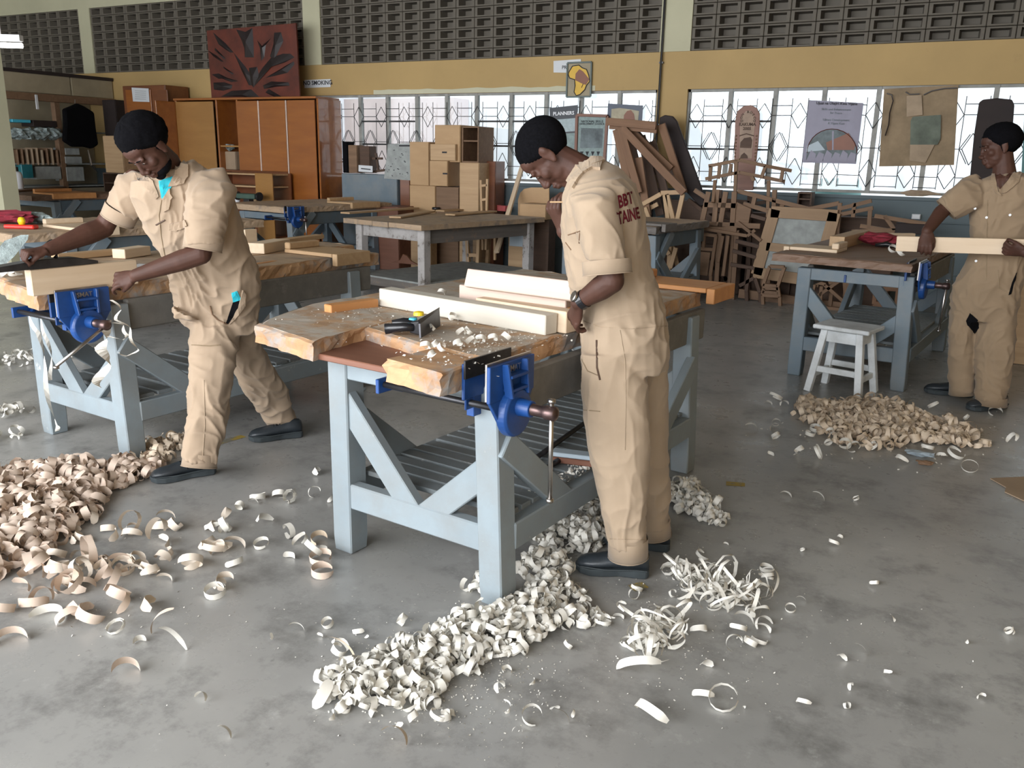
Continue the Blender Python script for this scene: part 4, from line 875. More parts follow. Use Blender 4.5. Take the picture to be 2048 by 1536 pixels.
pile('timber_bundle', 'tangle of brown frame legs seen under the right bench', 'frame', js((350, 560, 460, 590), (450, 590, 620, 740), (480, 580, 580, 540), (360, 700, 560, 560), (590, 620, 660, 520), (380, 590, 350, 720), (430, 600, 420, 740), (590, 560, 600, 720), (360, 740, 620, 770)), 9.45, .035, .04, 'furniture')
pile('timber_bundle', 'brown frame rails stacked behind the right bench near the worker', 'frame', js((800, 110, 1180, 170), (560, 100, 790, 55), (560, 60, 780, 5), (770, 60, 760, 200), (870, 110, 950, 220), (700, 180, 940, 220), (640, 220, 1180, 200), (560, 20, 540, 220), (660, 20, 650, 120)), 9.55, .04, .05, 'furniture')
crate('parts_box', 'dark low box behind the boards on the right bench', 'box', 1792, 446, 1852, 470, 9.5, .3, 'dark_stain')
sw = crate('wall_socket', 'small white socket box on the grey dado behind the right worker', 'socket', 1824, 428, 1840, 439, WY-.05, .05, 'white_plastic')
crate('wooden_rack', 'small dark wooden rack standing on the sill below the lilac poster', 'rack', 1596, 384, 1622, 412, 9.85, .2, 'furniture_dark', open_front=True, shelves=(.93,), zmin=0.)
m = MB(); 
for i, z in enumerate((.35, .62, .9)): bar('trunking', (X0+11, WY-.02, z), (X1, WY-.02, z), .02, .012, 'grey_dado', None, label='thin grey cable trunking along the right dado, %s line' % ('lowest', 'middle', 'topmost')[i], cat='trunking')
crumple('sill_dust', 'small heap of pale dust on the sill under the sackcloth', 'dust', at_y(1838, 390, WY-.02)+V((0, 0, -.015)), .16, .02, .03, 'sack_light', 5)
# more legs and added dark boxes that stand in for shade behind the heap
for i, (u, v0, v1, l) in enumerate(((1395, 470, 590, 'left'), (1440, 380, 590, 'middle'), (1560, 400, 600, 'right'))):
    pile('stacked_furniture', 'dark stacked furniture frame deep in the heap, %s one' % l, 'frame', [(u, v0, u-6, v1), (u+60, v0+10, u+56, v1), (u-4, v0+20, u+60, v0+26), (u-4, v0+60, u+60, v0+70), (u-6, v0+100, u+58, v0+110), (u, v0+30, u+60, v0+90)], 9.87, .05, .05, 'furniture_dark')
crate('dark_filler', 'added dark brown box filling the shaded back of the heap below the left of the right window', 'cupboard', 1330, 400, 1480, 560, 9.95, .3, 'furniture_dark', zmin=0.)
crate('dark_filler', 'added low dark brown box filling the shaded back of the heap behind the right bench', 'cupboard', 1500, 425, 1780, 560, 9.92, .33, 'furniture_dark', zmin=0.)
crate('plywood_sheet', 'tan plywood board behind the legs of the right worker', 'board', 2036, 560, 2090, 640, 7.6, .05, 'tan_pine', zmin=0.)
# --- left store: shelving partition
XS = -12.9
sp_ = thing('store_shelving', 'cream-panelled shelving partition at the left end of the room', 'partition', (XS, 8.7, 0), 0)
yb0 = at_x(12, 130, XS).y; yb1 = WY-.02; y0_ = yb0-8.7-.2; y1_ = yb1-8.7
zt1 = at_x(12, 135, XS).z; zt2 = at_x(12, 185, XS).z
m = MB(); m.bx(-.04, .0, y0_, y1_*.5, zt2+.03, zt1-.05); m.build('cream_panel', 'cream_board', sp_, bev=.003); m = MB(); m.bx(-.04, .0, y1_*.52, y1_, zt2+.03, zt1-.05); m.build('cream_panel', 'cream_board', sp_, bev=.003)
m = MB(); m.bx(-.06, .03, y0_, y1_, zt1-.05, zt1); m.build('top_rail', 'dark_stain', sp_)
m = MB(); m.bx(-.05, .06, y0_, y1_, zt2-.09, zt2+.02); m.build('cross_beam', 'furniture', sp_, bev=.005)
for y in (y0_, y0_+.9, y1_-.1): m = MB(); m.bx(-.08, .02, y, y+.09, 0, zt2-.09); m.build('post', 'furniture', sp_, bev=.004)
for z in (.9, 1.25, 1.75): m = MB(); m.bx(-.6, -.0, y0_+.1, y1_-.12, z-.02, z); m.build('shelf', 'grey_board', sp_, bev=.002)
m = MB(); m.bx(-.65, -.62, y0_, y1_, 0, zt1); m.build('back_panel', 'cream_board', sp_)
m = MB(); m.bx(-.6, .0, y0_+.1, y1_-.12, 0, .86); m.build('base_cupboard', 'cream_board', sp_, bev=.004)
# post at the very left
p = at_d(8, 300, 12.0); pt = thing('pillar_post', 'cream pillar at the far left edge of the room', 'pillar', (p.x, p.y, 0)); m = MB(); m.bx(-.75, .02, -.1, .1, 0, 2.72); m.build('shaft', 'cream_wall', pt)
# goods on those shelves: (u0,v0,u1,v1)
def goods(name, label, cat, u0, v0, u1, v1, mat, dx=.03, z=None, group=None, dep_=.3):
    a, b_ = at_x(u0, v0, XS+dx), at_x(u1, v1, XS+dx); m = MB(); Hh = a.z-b_.z; w_ = abs(b_.y-a.y)/2
    m.bx(-dep_, 0, -w_, w_, 0, Hh); return put(name, m.mesh(name, .006), mat, None, Matrix.Translation(((XS+dx), (a.y+b_.y)/2, z if z is not None else b_.z)), label=label, cat=cat, group=group)
goods('blue_box', 'flat bright blue box on the top shelf of the left partition', 'box', 24, 238, 62, 246, 'cyan_sticker')
goods('dark_case', 'dark case with a white label beside the blue box on the left shelves', 'case', 66, 240, 115, 255, 'dark_stain')
for i in range(4): crumple('plastic_bag', ('crumpled grey plastic package on the left shelves, nearest the post', 'crumpled grey plastic package, second from the post on the left shelves', 'crumpled grey plastic package, third from the post on the left shelves', 'crumpled grey plastic package on the left shelves beside the black shirt')[i], 'package', at_x(36+i*24, 281, XS-.02), .12, .14, .09, 'glassy_wrap', 10+i)
for i in range(9):
    u = 33+i*10; goods('folder', '%s folder from the left in the row on the lower left shelf' % ('first', 'second', 'third', 'fourth', 'fifth', 'sixth', 'seventh', 'eighth', 'ninth')[i], 'folder', u, 297+random.uniform(-2, 3), u+7, 330, random.choice(['cardboard', 'cream_board', 'furniture', 'sack_light']), group='folders on the lower left shelf')
goods('drawer_unit', 'pale grey drawer front low on the left partition under the folders', 'drawer', 70, 333, 124, 358, 'grey_board'); goods('drawer_unit', 'pale grey upper tray right of the folders on the left partition', 'drawer', 130, 296, 160, 310, 'grey_board'); goods('drawer_unit', 'pale grey middle tray right of the folders on the left partition', 'drawer', 130, 313, 165, 327, 'grey_board'); goods('drawer_unit', 'pale grey lowest tray right of the folders on the left partition', 'drawer', 132, 334, 170, 362, 'grey_board')
goods('teal_folder', 'dark teal folder leaning open on the left shelves', 'folder', 42, 329, 68, 356, 'teal_plastic', .08); goods('paper_cone', 'white paper cone hanging under the beam of the left partition', 'paper cone', 70, 189, 79, 219, 'paper', .07, dep_=.02)
# black shirt on a hanger
P = [(122, 218), (140, 211), (150, 206), (162, 211), (183, 224), (187, 260), (192, 290), (180, 298), (165, 294), (140, 294), (122, 282), (124, 250)]
L = [at_x(u, v, XS+.12) for u, v in P]; c = sum(L, V())/len(L); m = MB(); m.loft([[p-c for p in L], [(p-c)*.96+V((.09, 0, 0)) for p in L]]); shr = thing('black_shirt', 'black shirt hanging from the beam of the left partition', 'shirt', c); m.build('shirt_body', 'black_cloth', shr, bev=.02); m = MB(); m.tube([at_x(150, 207, XS+.16)-c, at_x(150, 199, XS+.16)-c], .006, 5); m.build('hanger_hook', 'steel', shr)
sn = thing('hanging_tool', 'thin shiny metal tool hanging below the black shirt', 'tool', at_x(176, 300, XS+.2)); m = MB(); m.tube([(0, 0, 0), at_x(183, 330, XS+.2)-at_x(176, 300, XS+.2), at_x(196, 347, XS+.2)-at_x(176, 300, XS+.2)], [.012, .02, .004], 6); m.build('rod', 'steel', sn)
crate('plank_stack', 'tall tan box of boards standing left of the head of the bending worker', 'box', 206, 270, 250, 345, 9.4, .35, 'tan_pine'); crate('wooden_cabinet', 'open dark wooden cabinet below the tan box at left', 'cabinet', 205, 345, 262, 420, 9.38, .4, 'furniture_dark', zmin=0., open_front=True, shelves=(.5, .85))
COL.objects['plank_stack'].location.z = at_y(205, 345, 9.38).z+.002
crate('dark_locker', 'dark locker in the corner behind the black shirt', 'cupboard', 205, 200, 240, 300, 10.0, .25, 'dark_stain', zmin=0.)
# --- things on the far benches
bt = thing('bottle', 'white plastic bottle with a dark cap standing on the far left bench', 'bottle', at_z(35, 381, .872)); m = MB(); m.lathe([(0, 0), (.085, .005), (.09, .03), (.09, .22), (.075, .26), (.04, .275), (0, .275)], n=24); m.build('bottle_body', 'white_plastic', bt, smooth=True); m = MB(); m.lathe([(0, 0), (.045, 0), (.045, .06), (0, .06)], (0, 0, .276), 16); m.build('cap', 'dark_stain', bt)
for i, (u0, v0, u1, v1, lab) in enumerate(((0, 384, 120, 374, 'long brown board lying across the far left bench'), (115, 368, 190, 370, 'thin tan board at the back of the far left bench'))):
    a, b_ = at_z(u0, v0, .885), at_z(u1, v1, .885); M = Matrix.Translation((a+b_)/2) @ frame(b_-a).to_4x4(); mb_ = MB(); mb_.box((0, 0, 0), ((b_-a).length, .2, .025)); put('long_board', mb_.mesh('long_board', .002), 'brown_top' if i == 0 else 'tan_pine', None, M, label=lab, cat='board')
c = at_z(24, 448, .872); rt = crumple('red_cloth', 'dark red cloth bundle on the bench at the left edge', 'cloth', c, .26, .12, .05, 'maroon_thread', 3)
rp = thing('hand_plane', 'bright red and yellow hand plane on the bench at the left edge', 'tool', at_z(45, 457, .872), radians(20)); m = MB(); m.bx(-.14, .12, -.035, .035, 0, .03); m.build('sole', 'red_plastic', rp, bev=.008); m = MB(); m.lathe([(0, 0), (.022, .0), (.03, .03), (.02, .055), (0, .06)], (.0, 0, .031), 14); m.build('knob', 'yellow_sticker', rp, smooth=True)
crumple('plastic_wrap', 'clear crumpled plastic wrap beside the red tool at left', 'wrap', at_z(75, 447, .872), .14, .06, .04, 'glassy_wrap', 4)
# --- front bench top items
def block(name, label, cat, a, b_, w_, h_, mat, up=(0, 0, 1), group=None):
    a, b_ = V(a), V(b_); M = Matrix.Translation((a+b_)/2) @ frame(b_-a, up).to_4x4(); mb_ = MB(); mb_.box((0, 0, 0), ((b_-a).length, w_, h_)); return put(name, mb_.mesh(name, .003), mat, None, M, label=label, cat=cat, group=group)
B1 = lambda x, y, z: WM[benchA] @ V((x, y, z))
def onA(u, v, z=.87): return at_z(u, v, z)
a, b_ = onA(758, 612, .87), onA(1090, 672, .87); d = (b_-a).normalized(); n_ = V((-d.y, d.x, 0))
block('square_beam', 'long white-faced square beam lying across the nearest workbench', 'beam', a+n_*.037+V((0, 0, .038)), b_+n_*.037+V((0, 0, .038)), .072, .075, 'white_pine')
a2, b2_ = a+n_*.115+d*.48, b_+n_*.115+d*.035; block('square_beam', 'second beam with a rounded end beside the white one, under the boards', 'beam', a2+V((0, 0, .042)), b2_+V((0, 0, .042)), .07, .082, 'pine')
a3, b3 = onA(900, 600, .87)+n_*.02, onA(1136, 635, .87)+n_*.02
block('pine_board', 'lower pinkish board with a knot, under the topmost board on the nearest workbench', 'board', onA(903, 592, .945)+n_*.07, onA(1117, 622, .945)+n_*.07, .055, .085, 'pink_pine', up=(0, 0, 1))
block('pine_board', 'topmost tilted pinkish board on the pile beside the watch hand', 'board', onA(908, 560, 1.025)+n_*.08, onA(1138, 590, 1.025)+n_*.08, .03, .072, 'pink_pine', up=(0, .35, 1))
block('pine_board', 'pale board at the back of the pile carrying the topmost board', 'board', onA(905, 598, .905)+n_*.19, onA(1130, 630, .905)+n_*.19, .07, .07, 'pink_pine')
block('wood_offcut', 'short orange offcut standing behind the beam ends by the worker', 'offcut', onA(1134, 648, .872)+V((0, 0, .04)), onA(1150, 660, .872)+V((0, 0, .04)), .05, .08, 'orange_wood')
block('stop_strip', 'orange wooden strip nailed at the far left corner of the nearest workbench', 'strip', onA(655, 618, .885), onA(750, 605, .885), .05, .035, 'orange_wood')
# the metal hand plane lying on its side
ctr = onA(812, 655, .872); pv = (onA(845, 672, .872)-onA(795, 650, .872)).normalized()
hp = thing('hand_plane', 'black hand plane with yellow and blue stickers lying on its side on the nearest workbench', 'tool', onA(845, 672, .872), 0)
M = frame((0.93, .25, 0))
def pw(x, y, z): return M @ V((x, y, z))
m = MB(); m.loft([[pw(0, -.035, 0), pw(.006, -.035, 0), pw(.006, .20, .0), pw(0, .20, 0)], [pw(-.004, -.03, .05), pw(.002, -.03, .05), pw(.002, .20, .065), pw(-.004, .20, .065)], [pw(.004, -.06, .07), pw(.008, -.06, .07), pw(.004, .20, .07), pw(0, .20, .07)]]); m.build('sole_plate', 'dark_steel', hp)
m = MB(); m.loft([[pw(-.004, -.02, .005), pw(-.004, .15, .005), pw(-.004, .15, .06), pw(-.004, -.02, .06)], [pw(-.05, .0, .008), pw(-.05, .12, .008), pw(-.045, .12, .05), pw(-.045, .0, .05)]]); m.build('frog', 'black_plastic', hp, bev=.004)
m = MB(); m.tube([pw(-.03, .11, .02), pw(-.06, .10, .022), pw(-.10, .085, .026), pw(-.14, .07, .022)], [.014, .017, .018, .014], 12, flat=1.1); m.build('rear_handle', 'black_plastic', hp, smooth=True)
m = MB(); m.tube([pw(-.03, .0, .03), pw(-.07, .0, .028), pw(-.135, -.015, .02)], [.015, .016, .02], 12); m.build('front_knob', 'black_plastic', hp, smooth=True)
m = MB(); m.lathe([(0, 0), (.02, 0), (.018, .012), (0, .016)], pw(-.03, .05, .065), 16); m.build('adjusting_wheel', 'yellow_sticker', hp)
m = MB(); m.lathe([(0, 0), (.016, 0), (.014, .006), (0, .008)], pw(-.045, .03, .052), 16); m.build('blue_cap', 'cyan_sticker', hp)
# on the slatted shelf
def onS(u, v): return at_z(u, v, .314)
rd = thing('iron_rod', 'long iron rod lying on the slatted shelf of the nearest workbench', 'rod', onS(1060, 930)); m = MB(); m.tube([(0, 0, .012), onS(1170, 850)-onS(1060, 930)+V((0, 0, .012)), onS(1240, 800)-onS(1060, 930)+V((0, 0, .012))], .011, 8); m.build('rod', 'dark_steel', rd, smooth=True)
a, b_ = onS(1105, 920), onS(1190, 930); block('sharpening_stone', 'two-tone pale blue and brown sharpening stone on the slatted shelf', 'stone', a+V((0, 0, .035)), b_+V((0, 0, .035)), .06, .018, 'pale_blue'); block('stone_case', 'brown wooden base under the pale blue sharpening stone', 'base', a+V((0, 0, .0125)), b_+V((0, 0, .0125)), .065, .024, 'red_wood')
tl = thing('hand_tool', 'small dark hand tool beside the sharpening stone on the slatted shelf', 'tool', onS(1085, 945)); m = MB(); m.tube([(0, 0, .01), onS(1108, 932)-onS(1085, 945)+V((0, 0, .012)), onS(1118, 925)-onS(1085, 945)+V((0, 0, .01))], [.006, .012, .014], 8); m.build('handle', 'dark_steel', tl, smooth=True)
# --- left bench top items
def xl(u, v, z=.87): return at_z(u, v, z)
a, b_ = at_plane(58, 572, WM[benchB] @ V((-.06, 0, 0)), (cos(bench_rz[benchB]), sin(bench_rz[benchB]), 0)), at_plane(270, 552, WM[benchB] @ V((-.06, 0, 0)), (cos(bench_rz[benchB]), sin(bench_rz[benchB]), 0))
zc = .925; a.z = b_.z = zc; PB_A, PB_B = a.copy(), b_.copy()
block('clamped_board', 'thick pale board clamped upright in the left vise, being planed', 'board', a, b_, .05, .115, 'pine')
block('pine_block', 'pale wooden block on the left bench behind the clamped board', 'block', xl(238, 518)+V((0, 0, .03)), xl(290, 510)+V((0, 0, .03)), .09, .055, 'pine')
block('pine_block', 'flat pale batten lying behind the clamped board on the left bench', 'block', xl(110, 522)+V((0, 0, .02)), xl(232, 510)+V((0, 0, .02)), .07, .035, 'tan_pine')
block('pine_block', 'chunky pale block with chamfered end right of the bending worker', 'block', xl(512, 508)+V((0, 0, .035)), xl(565, 498)+V((0, 0, .035)), .12, .065, 'pine'); block('pine_block', 'upright pale block at the back of the bending worker', 'block', xl(486, 488)+V((0, 0, .05)), xl(510, 486)+V((0, 0, .05)), .06, .10, 'pine')
block('pine_block', 'long tan batten lying behind the chunky block on the left bench', 'block', xl(505, 496)+V((0, 0, .02)), xl(640, 478)+V((0, 0, .02)), .08, .03, 'tan_pine')
block('pine_block', 'brown strip low at the right edge of the left bench behind the worker', 'block', xl(505, 528)+V((0, 0, -.02)), xl(570, 518)+V((0, 0, -.02)), .04, .04, 'orange_wood')
o = block('paper_card', 'small white card on the left bench beside the far hand', 'card', xl(262, 536)+V((0, 0, .004)), xl(290, 530)+V((0, 0, .004)), .07, .004, 'white_plastic')
gt = thing('glass_wrapped_tool', 'silvery wrapped blade standing at the left edge behind the plane', 'tool', at_d(8, 515, 4.62)); m = MB(); P = [at_d(u, v, 4.62)-gt.location for u, v in ((-22, 545), (-18, 510), (8, 480), (42, 468), (40, 480), (12, 515))]; m.loft([[p for p in P], [p+V((.02, .03, 0)) for p in P]]); m.build('wrapped_blade', 'glassy_wrap', gt, bev=.004)
# right bench top items
b0 = lambda u, v, z=.87: at_z(u, v, z)
block('square_beam', 'large pale beam end pointing forward on the right bench', 'beam', b0(1672, 497)+V((0, 0, .045)), b0(1722, 482)+V((0, 0, .045)), .11, .09, 'tan_pine'); block('pine_board', 'pale board lying across the back of the right bench', 'board', b0(1725, 486)+V((0, 0, .04)), b0(1825, 486)+V((0, 0, .04)), .05, .08, 'pine')
c = b0(1760, 492); crumple('red_cloth', 'dark red tool bundle in the middle of the right bench', 'cloth', c, .16, .10, .045, 'maroon_thread', 8); sb = thing('bench_tool', 'black and silver small tool on the right bench by the red bundle', 'tool', b0(1772, 497)); m = MB(); m.tube([(-.08, 0, .02), (0, .02, .03), (.08, -.02, .02)], [.012, .022, .01], 8); m.build('handle', 'black_plastic', sb, smooth=True)
0 and block('wood_offcut', 'small toothed tan offcut behind the held board of the right worker', 'offcut', b0(1884, 480)+V((0, 0, .05)), b0(1915, 480)+V((0, 0, .05)), .1, .09, 'tan_pine')
# torn cardboard at the right edge
cb_ = [(1980, 958), (2048, 955), (2120, 960), (2120, 1040), (2048, 1003), (2009, 985), (2012, 976)]
L = [at_z(u, v, .002) for u, v in cb_]; c = sum(L, V())/len(L); c.z = 0; m = MB(); m.loft([[p-c for p in L], [p-c+V((0, 0, .005)) for p in L]]); put('torn_cardboard', m.mesh('torn_cardboard'), 'cardboard', None, Matrix.Translation(c), label='torn piece of brown cardboard on the floor at the right edge', cat='cardboard')
crumple('blue_rag', 'small faded blue rag on the floor in front of the tan shavings pile', 'rag', at_z(1838, 912, .001), .07, .035, .012, 'pale_blue', 21)
crumple('brown_scrap', 'small dark brown scrap beside the blue rag', 'scrap', at_z(1850, 930, .001), .04, .02, .01, 'furniture', 22)
# ================================================================= people
from mathutils.geometry import delaunay_2d_cdt
def evaluate(ob):
    dg = bpy.context.evaluated_depsgraph_get(); me = bpy.data.meshes.new_from_object(ob.evaluated_get(dg)); me2 = ob.data; bpy.data.objects.remove(ob); return me
def fuse(mb, voxel, smooth=3, fac=.5):
    """one continuous skin over overlapping closed volumes"""
    me = mb.mesh('blob'); o = bpy.data.objects.new('blob', me); COL.objects.link(o)
    r = o.modifiers.new('r', 'REMESH'); r.mode = 'VOXEL'; r.voxel_size = voxel
    s = o.modifiers.new('s', 'SMOOTH'); s.factor = fac; s.iterations = smooth
    m2 = evaluate(o); m2.materials.clear()
    for p in m2.polygons: p.use_smooth = True
    return m2
def ellip(mb, c, r, M, n=16):
    rings = []
    for i in range(1, n//2):
        a = pi*i/(n//2); rings.append([V(c)+M @ V((r[0]*sin(a)*cos(2*pi*j/n), r[1]*sin(a)*sin(2*pi*j/n), -r[2]*cos(a))) for j in range(n)])
    mb.loft(rings, True)
class Person:
    def __init__(s, label, base, voxel=.006, group=None):
        s.b = V(base); s.h = V((s.b.x, s.b.y, 0)).normalized(); s.root = thing('person', label, 'person', (s.b.x, s.b.y, 0))
        s.skin = MB(); s.cloth = MB(); s.cuffl = []; s.vx = voxel
    def J(s, u, v, dd=0):
        return at_plane(u, v, s.b+s.h*dd, s.h)
    def ring(s, u0, v0, u1, v1, dd, hd, e=2.3, n=28):
        a, b_ = s.J(u0, v0, dd), s.J(u1, v1, dd); c = (a+b_)/2; w_ = (b_-a)/2; d = s.h*hd; out = []
        for j in range(n):
            t = 2*pi*j/n; ct, st = cos(t), sin(t); out.append(c+w_*(abs(ct)**(2/e))*(1 if ct >= 0 else -1)+d*(abs(st)**(2/e))*(1 if st >= 0 else -1))
        return out
    def head(s, c, fwd, up, k=1.0, turn=None):
        f = V(fwd).normalized(); u = V(up); r = f.cross(u).normalized(); u = r.cross(f); M = Matrix((r, f, u)).transposed()*k; s.HM = M; s.HC = V(c)
        def E(p, q): ellip(s.skin, s.HC+M @ V(p), q, M)
        E((0, -.012, .035), (.074, .094, .082)); E((0, .028, -.02), (.061, .062, .075)); E((0, .03, -.068), (.050, .052, .040)); E((0, .066, -.092), (.024, .020, .018))
        E((0, .05, .045), (.058, .042, .04))
        for sg in (-1, 1):
            E((sg*.028, .079, .017), (.027, .013, .010)); E((sg*.041, .056, -.022), (.023, .022, .022)); E((sg*.036, .030, -.055), (.020, .035, .026)); E((sg*.013, .098, -.040), (.010, .012, .009))
            E((sg*.077, -.006, -.004), (.007, .019, .033)); E((sg*.081, -.012, .012), (.008, .012, .018)); E((sg*.076, .0, -.03), (.008, .010, .013))
            E((sg*.030, .074, .0), (.017, .012, .010)); E((sg*.030, .0785, .0050), (.0135, .0085, .0060))
        s.skin.tube([s.HC+M @ V(p) for p in ((0, .084, .012), (0, .096, -.012), (0, .106, -.033), (0, .100, -.043))], [.009*k, .010*k, .0135*k, .010*k], 10)
        E((0, .090, -.062), (.025, .013, .008)); E((0, .087, -.075), (.022, .013, .009))
    def hair(s, thick, mat='hair', name='hair', rag=.004, line=0.):
        mb = MB(); n = 56; rings = []
        def th(y):
            P = [(-.12, -.050), (-.05, -.050), (-.02, -.036), (.006, -.024), (.018, .014), (.045, .038), (.065, .056), (.1, .064)]
            if y <= P[0][0]: return P[0][1]
            for (a, b_), (c, d) in zip(P, P[1:]):
                if y <= c: return b_+(d-b_)*(y-a)/(c-a)
            return P[-1][1]
        for i in range(1, 30):
            a = pi*i/30; ring = []
            for j in range(n):
                d = V((sin(a)*cos(2*pi*j/n), sin(a)*sin(2*pi*j/n), -cos(a))); q = V((d.x*.0755, d.y*.096-.012, d.z*.084+.035))
                k = (q.z-th(q.y)-line)/.010; k = max(-1, k); t_ = (.0025+(thick-.0025)*min(1, k/7.)**.9)*min(1, k*1.5) if k > 0 else .012*k
                t_ += rag*noise.noise(d*22)*(1 if k > 0 else 0); q = q+V((d.x, d.y, d.z))*t_
                ring.append(s.HC+s.HM @ q)
            rings.append(ring)
        mb.loft(rings, True); return mb.build(name, mat, s.root, smooth=True, world=True)
    def eyes(s, lids=True):
        for sg in (-1, 1):
            c = s.HC+s.HM @ V((sg*.030, .0790, .000)); m = MB(); ellip(m, c, (.0105, .0085, .006), s.HM, 12); m.build('eye', 'eye_white', s.root, smooth=True, world=True)
            c = s.HC+s.HM @ V((sg*.030, .0860, -.001)); m = MB(); ellip(m, c, (.0048, .003, .0048), s.HM, 10); m.build('iris', 'eye_dark', s.root, smooth=True, world=True)
            m = MB(); m.tube([s.HC+s.HM @ V((sg*x, y, z)) for x, y, z in ((.014, .094, .020), (.030, .0955, .0245), (.046, .085, .020))], [.0015, .0028, .0012], 6); m.build('eyebrow', 'hair', s.root, world=True)
    def hand(s, wrist, fwd, palm, side, curl=(20, 20, 20, 20), thumb=(.9, 20), k=1., spread=.05):
        F = V(fwd).normalized(); Np = V(palm); Np = (Np-F*Np.dot(F)).normalized(); S = F.cross(Np)*side; wv = V(wrist); K = .96*k
        rings = []
        for t_, a, b_ in ((-.01, .026, .019), (.02, .031, .018), (.05, .040, .0165), (.08, .042, .014), (.094, .039, .011)):
            c = wv+F*t_*K+Np*(.004 if t_ > .03 else 0); rings.append([c+S*cos(2*pi*j/14)*a*K+Np*sin(2*pi*j/14)*b_*K for j in range(14)])
        s.skin.loft(rings, True)
        for i, (o, L) in enumerate(((.031, .073), (.0105, .082), (-.0105, .076), (-.030, .061))):
            d = (F+S*(o*spread/.03*2)).normalized(); p = wv+F*(.078 if i else .076)*K+S*o*K; pts = [p, p+d*.016*K]; ang = 0; q = pts[-1]
            for seg, w_ in ((.45, 1.), (.31, 1.15), (.26, .8)):
                ang += radians(curl[i])*w_; q = q+(d*cos(ang)+Np*sin(ang))*L*seg*K; pts.append(q)
            s.skin.tube(pts, [x*K for x in (.0085, .0095, .0088, .0080, .0062)], 10, side=S)
        p = wv+F*.018*K+S*.024*K; d = (F*(1-thumb[0]*.55)+S*thumb[0]*.75+Np*.25).normalized(); pts = [p]; q = p; ang = 0
        for seg, w_ in ((.042, .3), (.034, 1), (.028, 1)):
            ang += radians(thumb[1])*w_; q = q+(d*cos(ang)+(Np*.6-S*.5+F*.3).normalized()*sin(ang))*seg*K; pts.append(q)
        s.skin.tube(pts, [x*K for x in (.015, .013, .0105, .008)], 10, side=Np)
    def limb(s, pts, r, flat=1., side=None):
        s.skin.tube(pts, r, 14, side=side or s.h, flat=flat)
        for q, k in ((pts[0], r[0]), (pts[-1], r[-1])): ellip(s.skin, q, (k, k, k), Matrix.Identity(3), 14)
    def cuff(s, a, b_, r0, r1, n=24, th=.004, hem=True):
        """open fabric tube with thickness (sleeve or trouser end) from a to b"""
        a, b_ = V(a), V(b_); M = frame(b_-a, s.h)
        def rg(c, r): return [c+M @ V((0, cos(2*pi*j/n)*(r[0] if isinstance(r, tuple) else r), sin(2*pi*j/n)*(r[1] if isinstance(r, tuple) else r))) for j in range(n)]
        sub = lambda r, t: tuple(x-t for x in r) if isinstance(r, tuple) else r-t
        cm = MB(); s.cuffl.append(cm); cm.loft([rg(a, r0), rg(b_, r1), rg(b_, sub(r1, th)), rg(a, sub(r0, th))], cap=False)
        if hem:
            c0, c1 = b_.lerp(a, .06), b_.lerp(a, .0); cm.loft([rg(c0, sub(r1, -.002)), rg(c1, sub(r1, -.002)), rg(c1, sub(r1, .004))], cap=False)
    def finish(s, cloth_mat, folds=1., seams=(), name='coverall', foldfn=None):
        me = fuse(s.skin, .0045 if s.vx < .007 else .0055, 2); s.body = put('body', me, 'skin', s.root, world=True)
        me = fuse(s.cloth, s.vx, 4, .5)
        nv = len(me.vertices); co = [0.]*(nv*3); no = [0.]*(nv*3); me.vertices.foreach_get('co', co); me.vertex_normals.foreach_get('vector', no)
        nn = noise.noise; F = s.h; S = V((F.y, -F.x, 0))
        for i in range(nv):
            x, y, z = co[3*i:3*i+3]; p = V((x, y, z)); a = p.dot(S); d = p.dot(F)
            g = foldfn(p, a, d, z) if foldfn else 1.
            w1 = nn(V((a*5, d*5, z*3)))
            n1 = 1-abs(nn(V((a*13+w1*2.2, d*11, z*4.2+w1*1.5)))); n2 = 1-abs(nn(V((a*9+z*9+w1*2, d*9, z*10-a*6+7)))); n3 = nn(V((a*4, d*4, z*5)))
            t_ = (.0085*(n1**4-.45)+.0075*(n2**4-.4)+.010*n3)*folds*g
            co[3*i] += no[3*i]*t_; co[3*i+1] += no[3*i+1]*t_; co[3*i+2] += no[3*i+2]*t_
        me.vertices.foreach_set('co', co); me.update()
        s.suit = put(name, me, cloth_mat, s.root, world=True)
        s.bvh = bvhtree.BVHTree.FromPolygons([v_.co.copy() for v_ in me.vertices], [tuple(p.vertices) for p in me.polygons])
        for cm in s.cuffl: cm.build('cuff', cloth_mat, s.root, world=True, smooth=True)
    def decal(s, poly, mat, off=.003, name='patch', step=5., th=.0015, smooth=True):
        """cloth piece lying on the garment: outline in photo pixels, dropped onto the surface"""
        P = [V(q) for q in poly]; us = [p.x for p in P]; vs_ = [p.y for p in P]
        bd = []
        for a, b_ in zip(P, P[1:]+P[:1]):
            k = max(1, int((b_-a).length/step)); bd += [a.lerp(b_, j/k) for j in range(k)]
        def inside(x, y):
            r = False; j = len(P)-1
            for i in range(len(P)):
                if (P[i].y > y) != (P[j].y > y) and x < (P[j].x-P[i].x)*(y-P[i].y)/(P[j].y-P[i].y)+P[i].x: r = not r
                j = i
            return r
        inner = []; x = min(us)+step/2
        while x < max(us):
            y = min(vs_)+step/2
            while y < max(vs_):
                if inside(x, y) and min((V((x, y))-q).length for q in bd) > step*.4: inner.append(V((x, y)))
                y += step
            x += step
        pts = bd+inner; r = delaunay_2d_cdt(pts, [], [list(range(len(bd)))], 1, 1e-4); vv, ff = r[0], r[2]
        top = []; bot = []
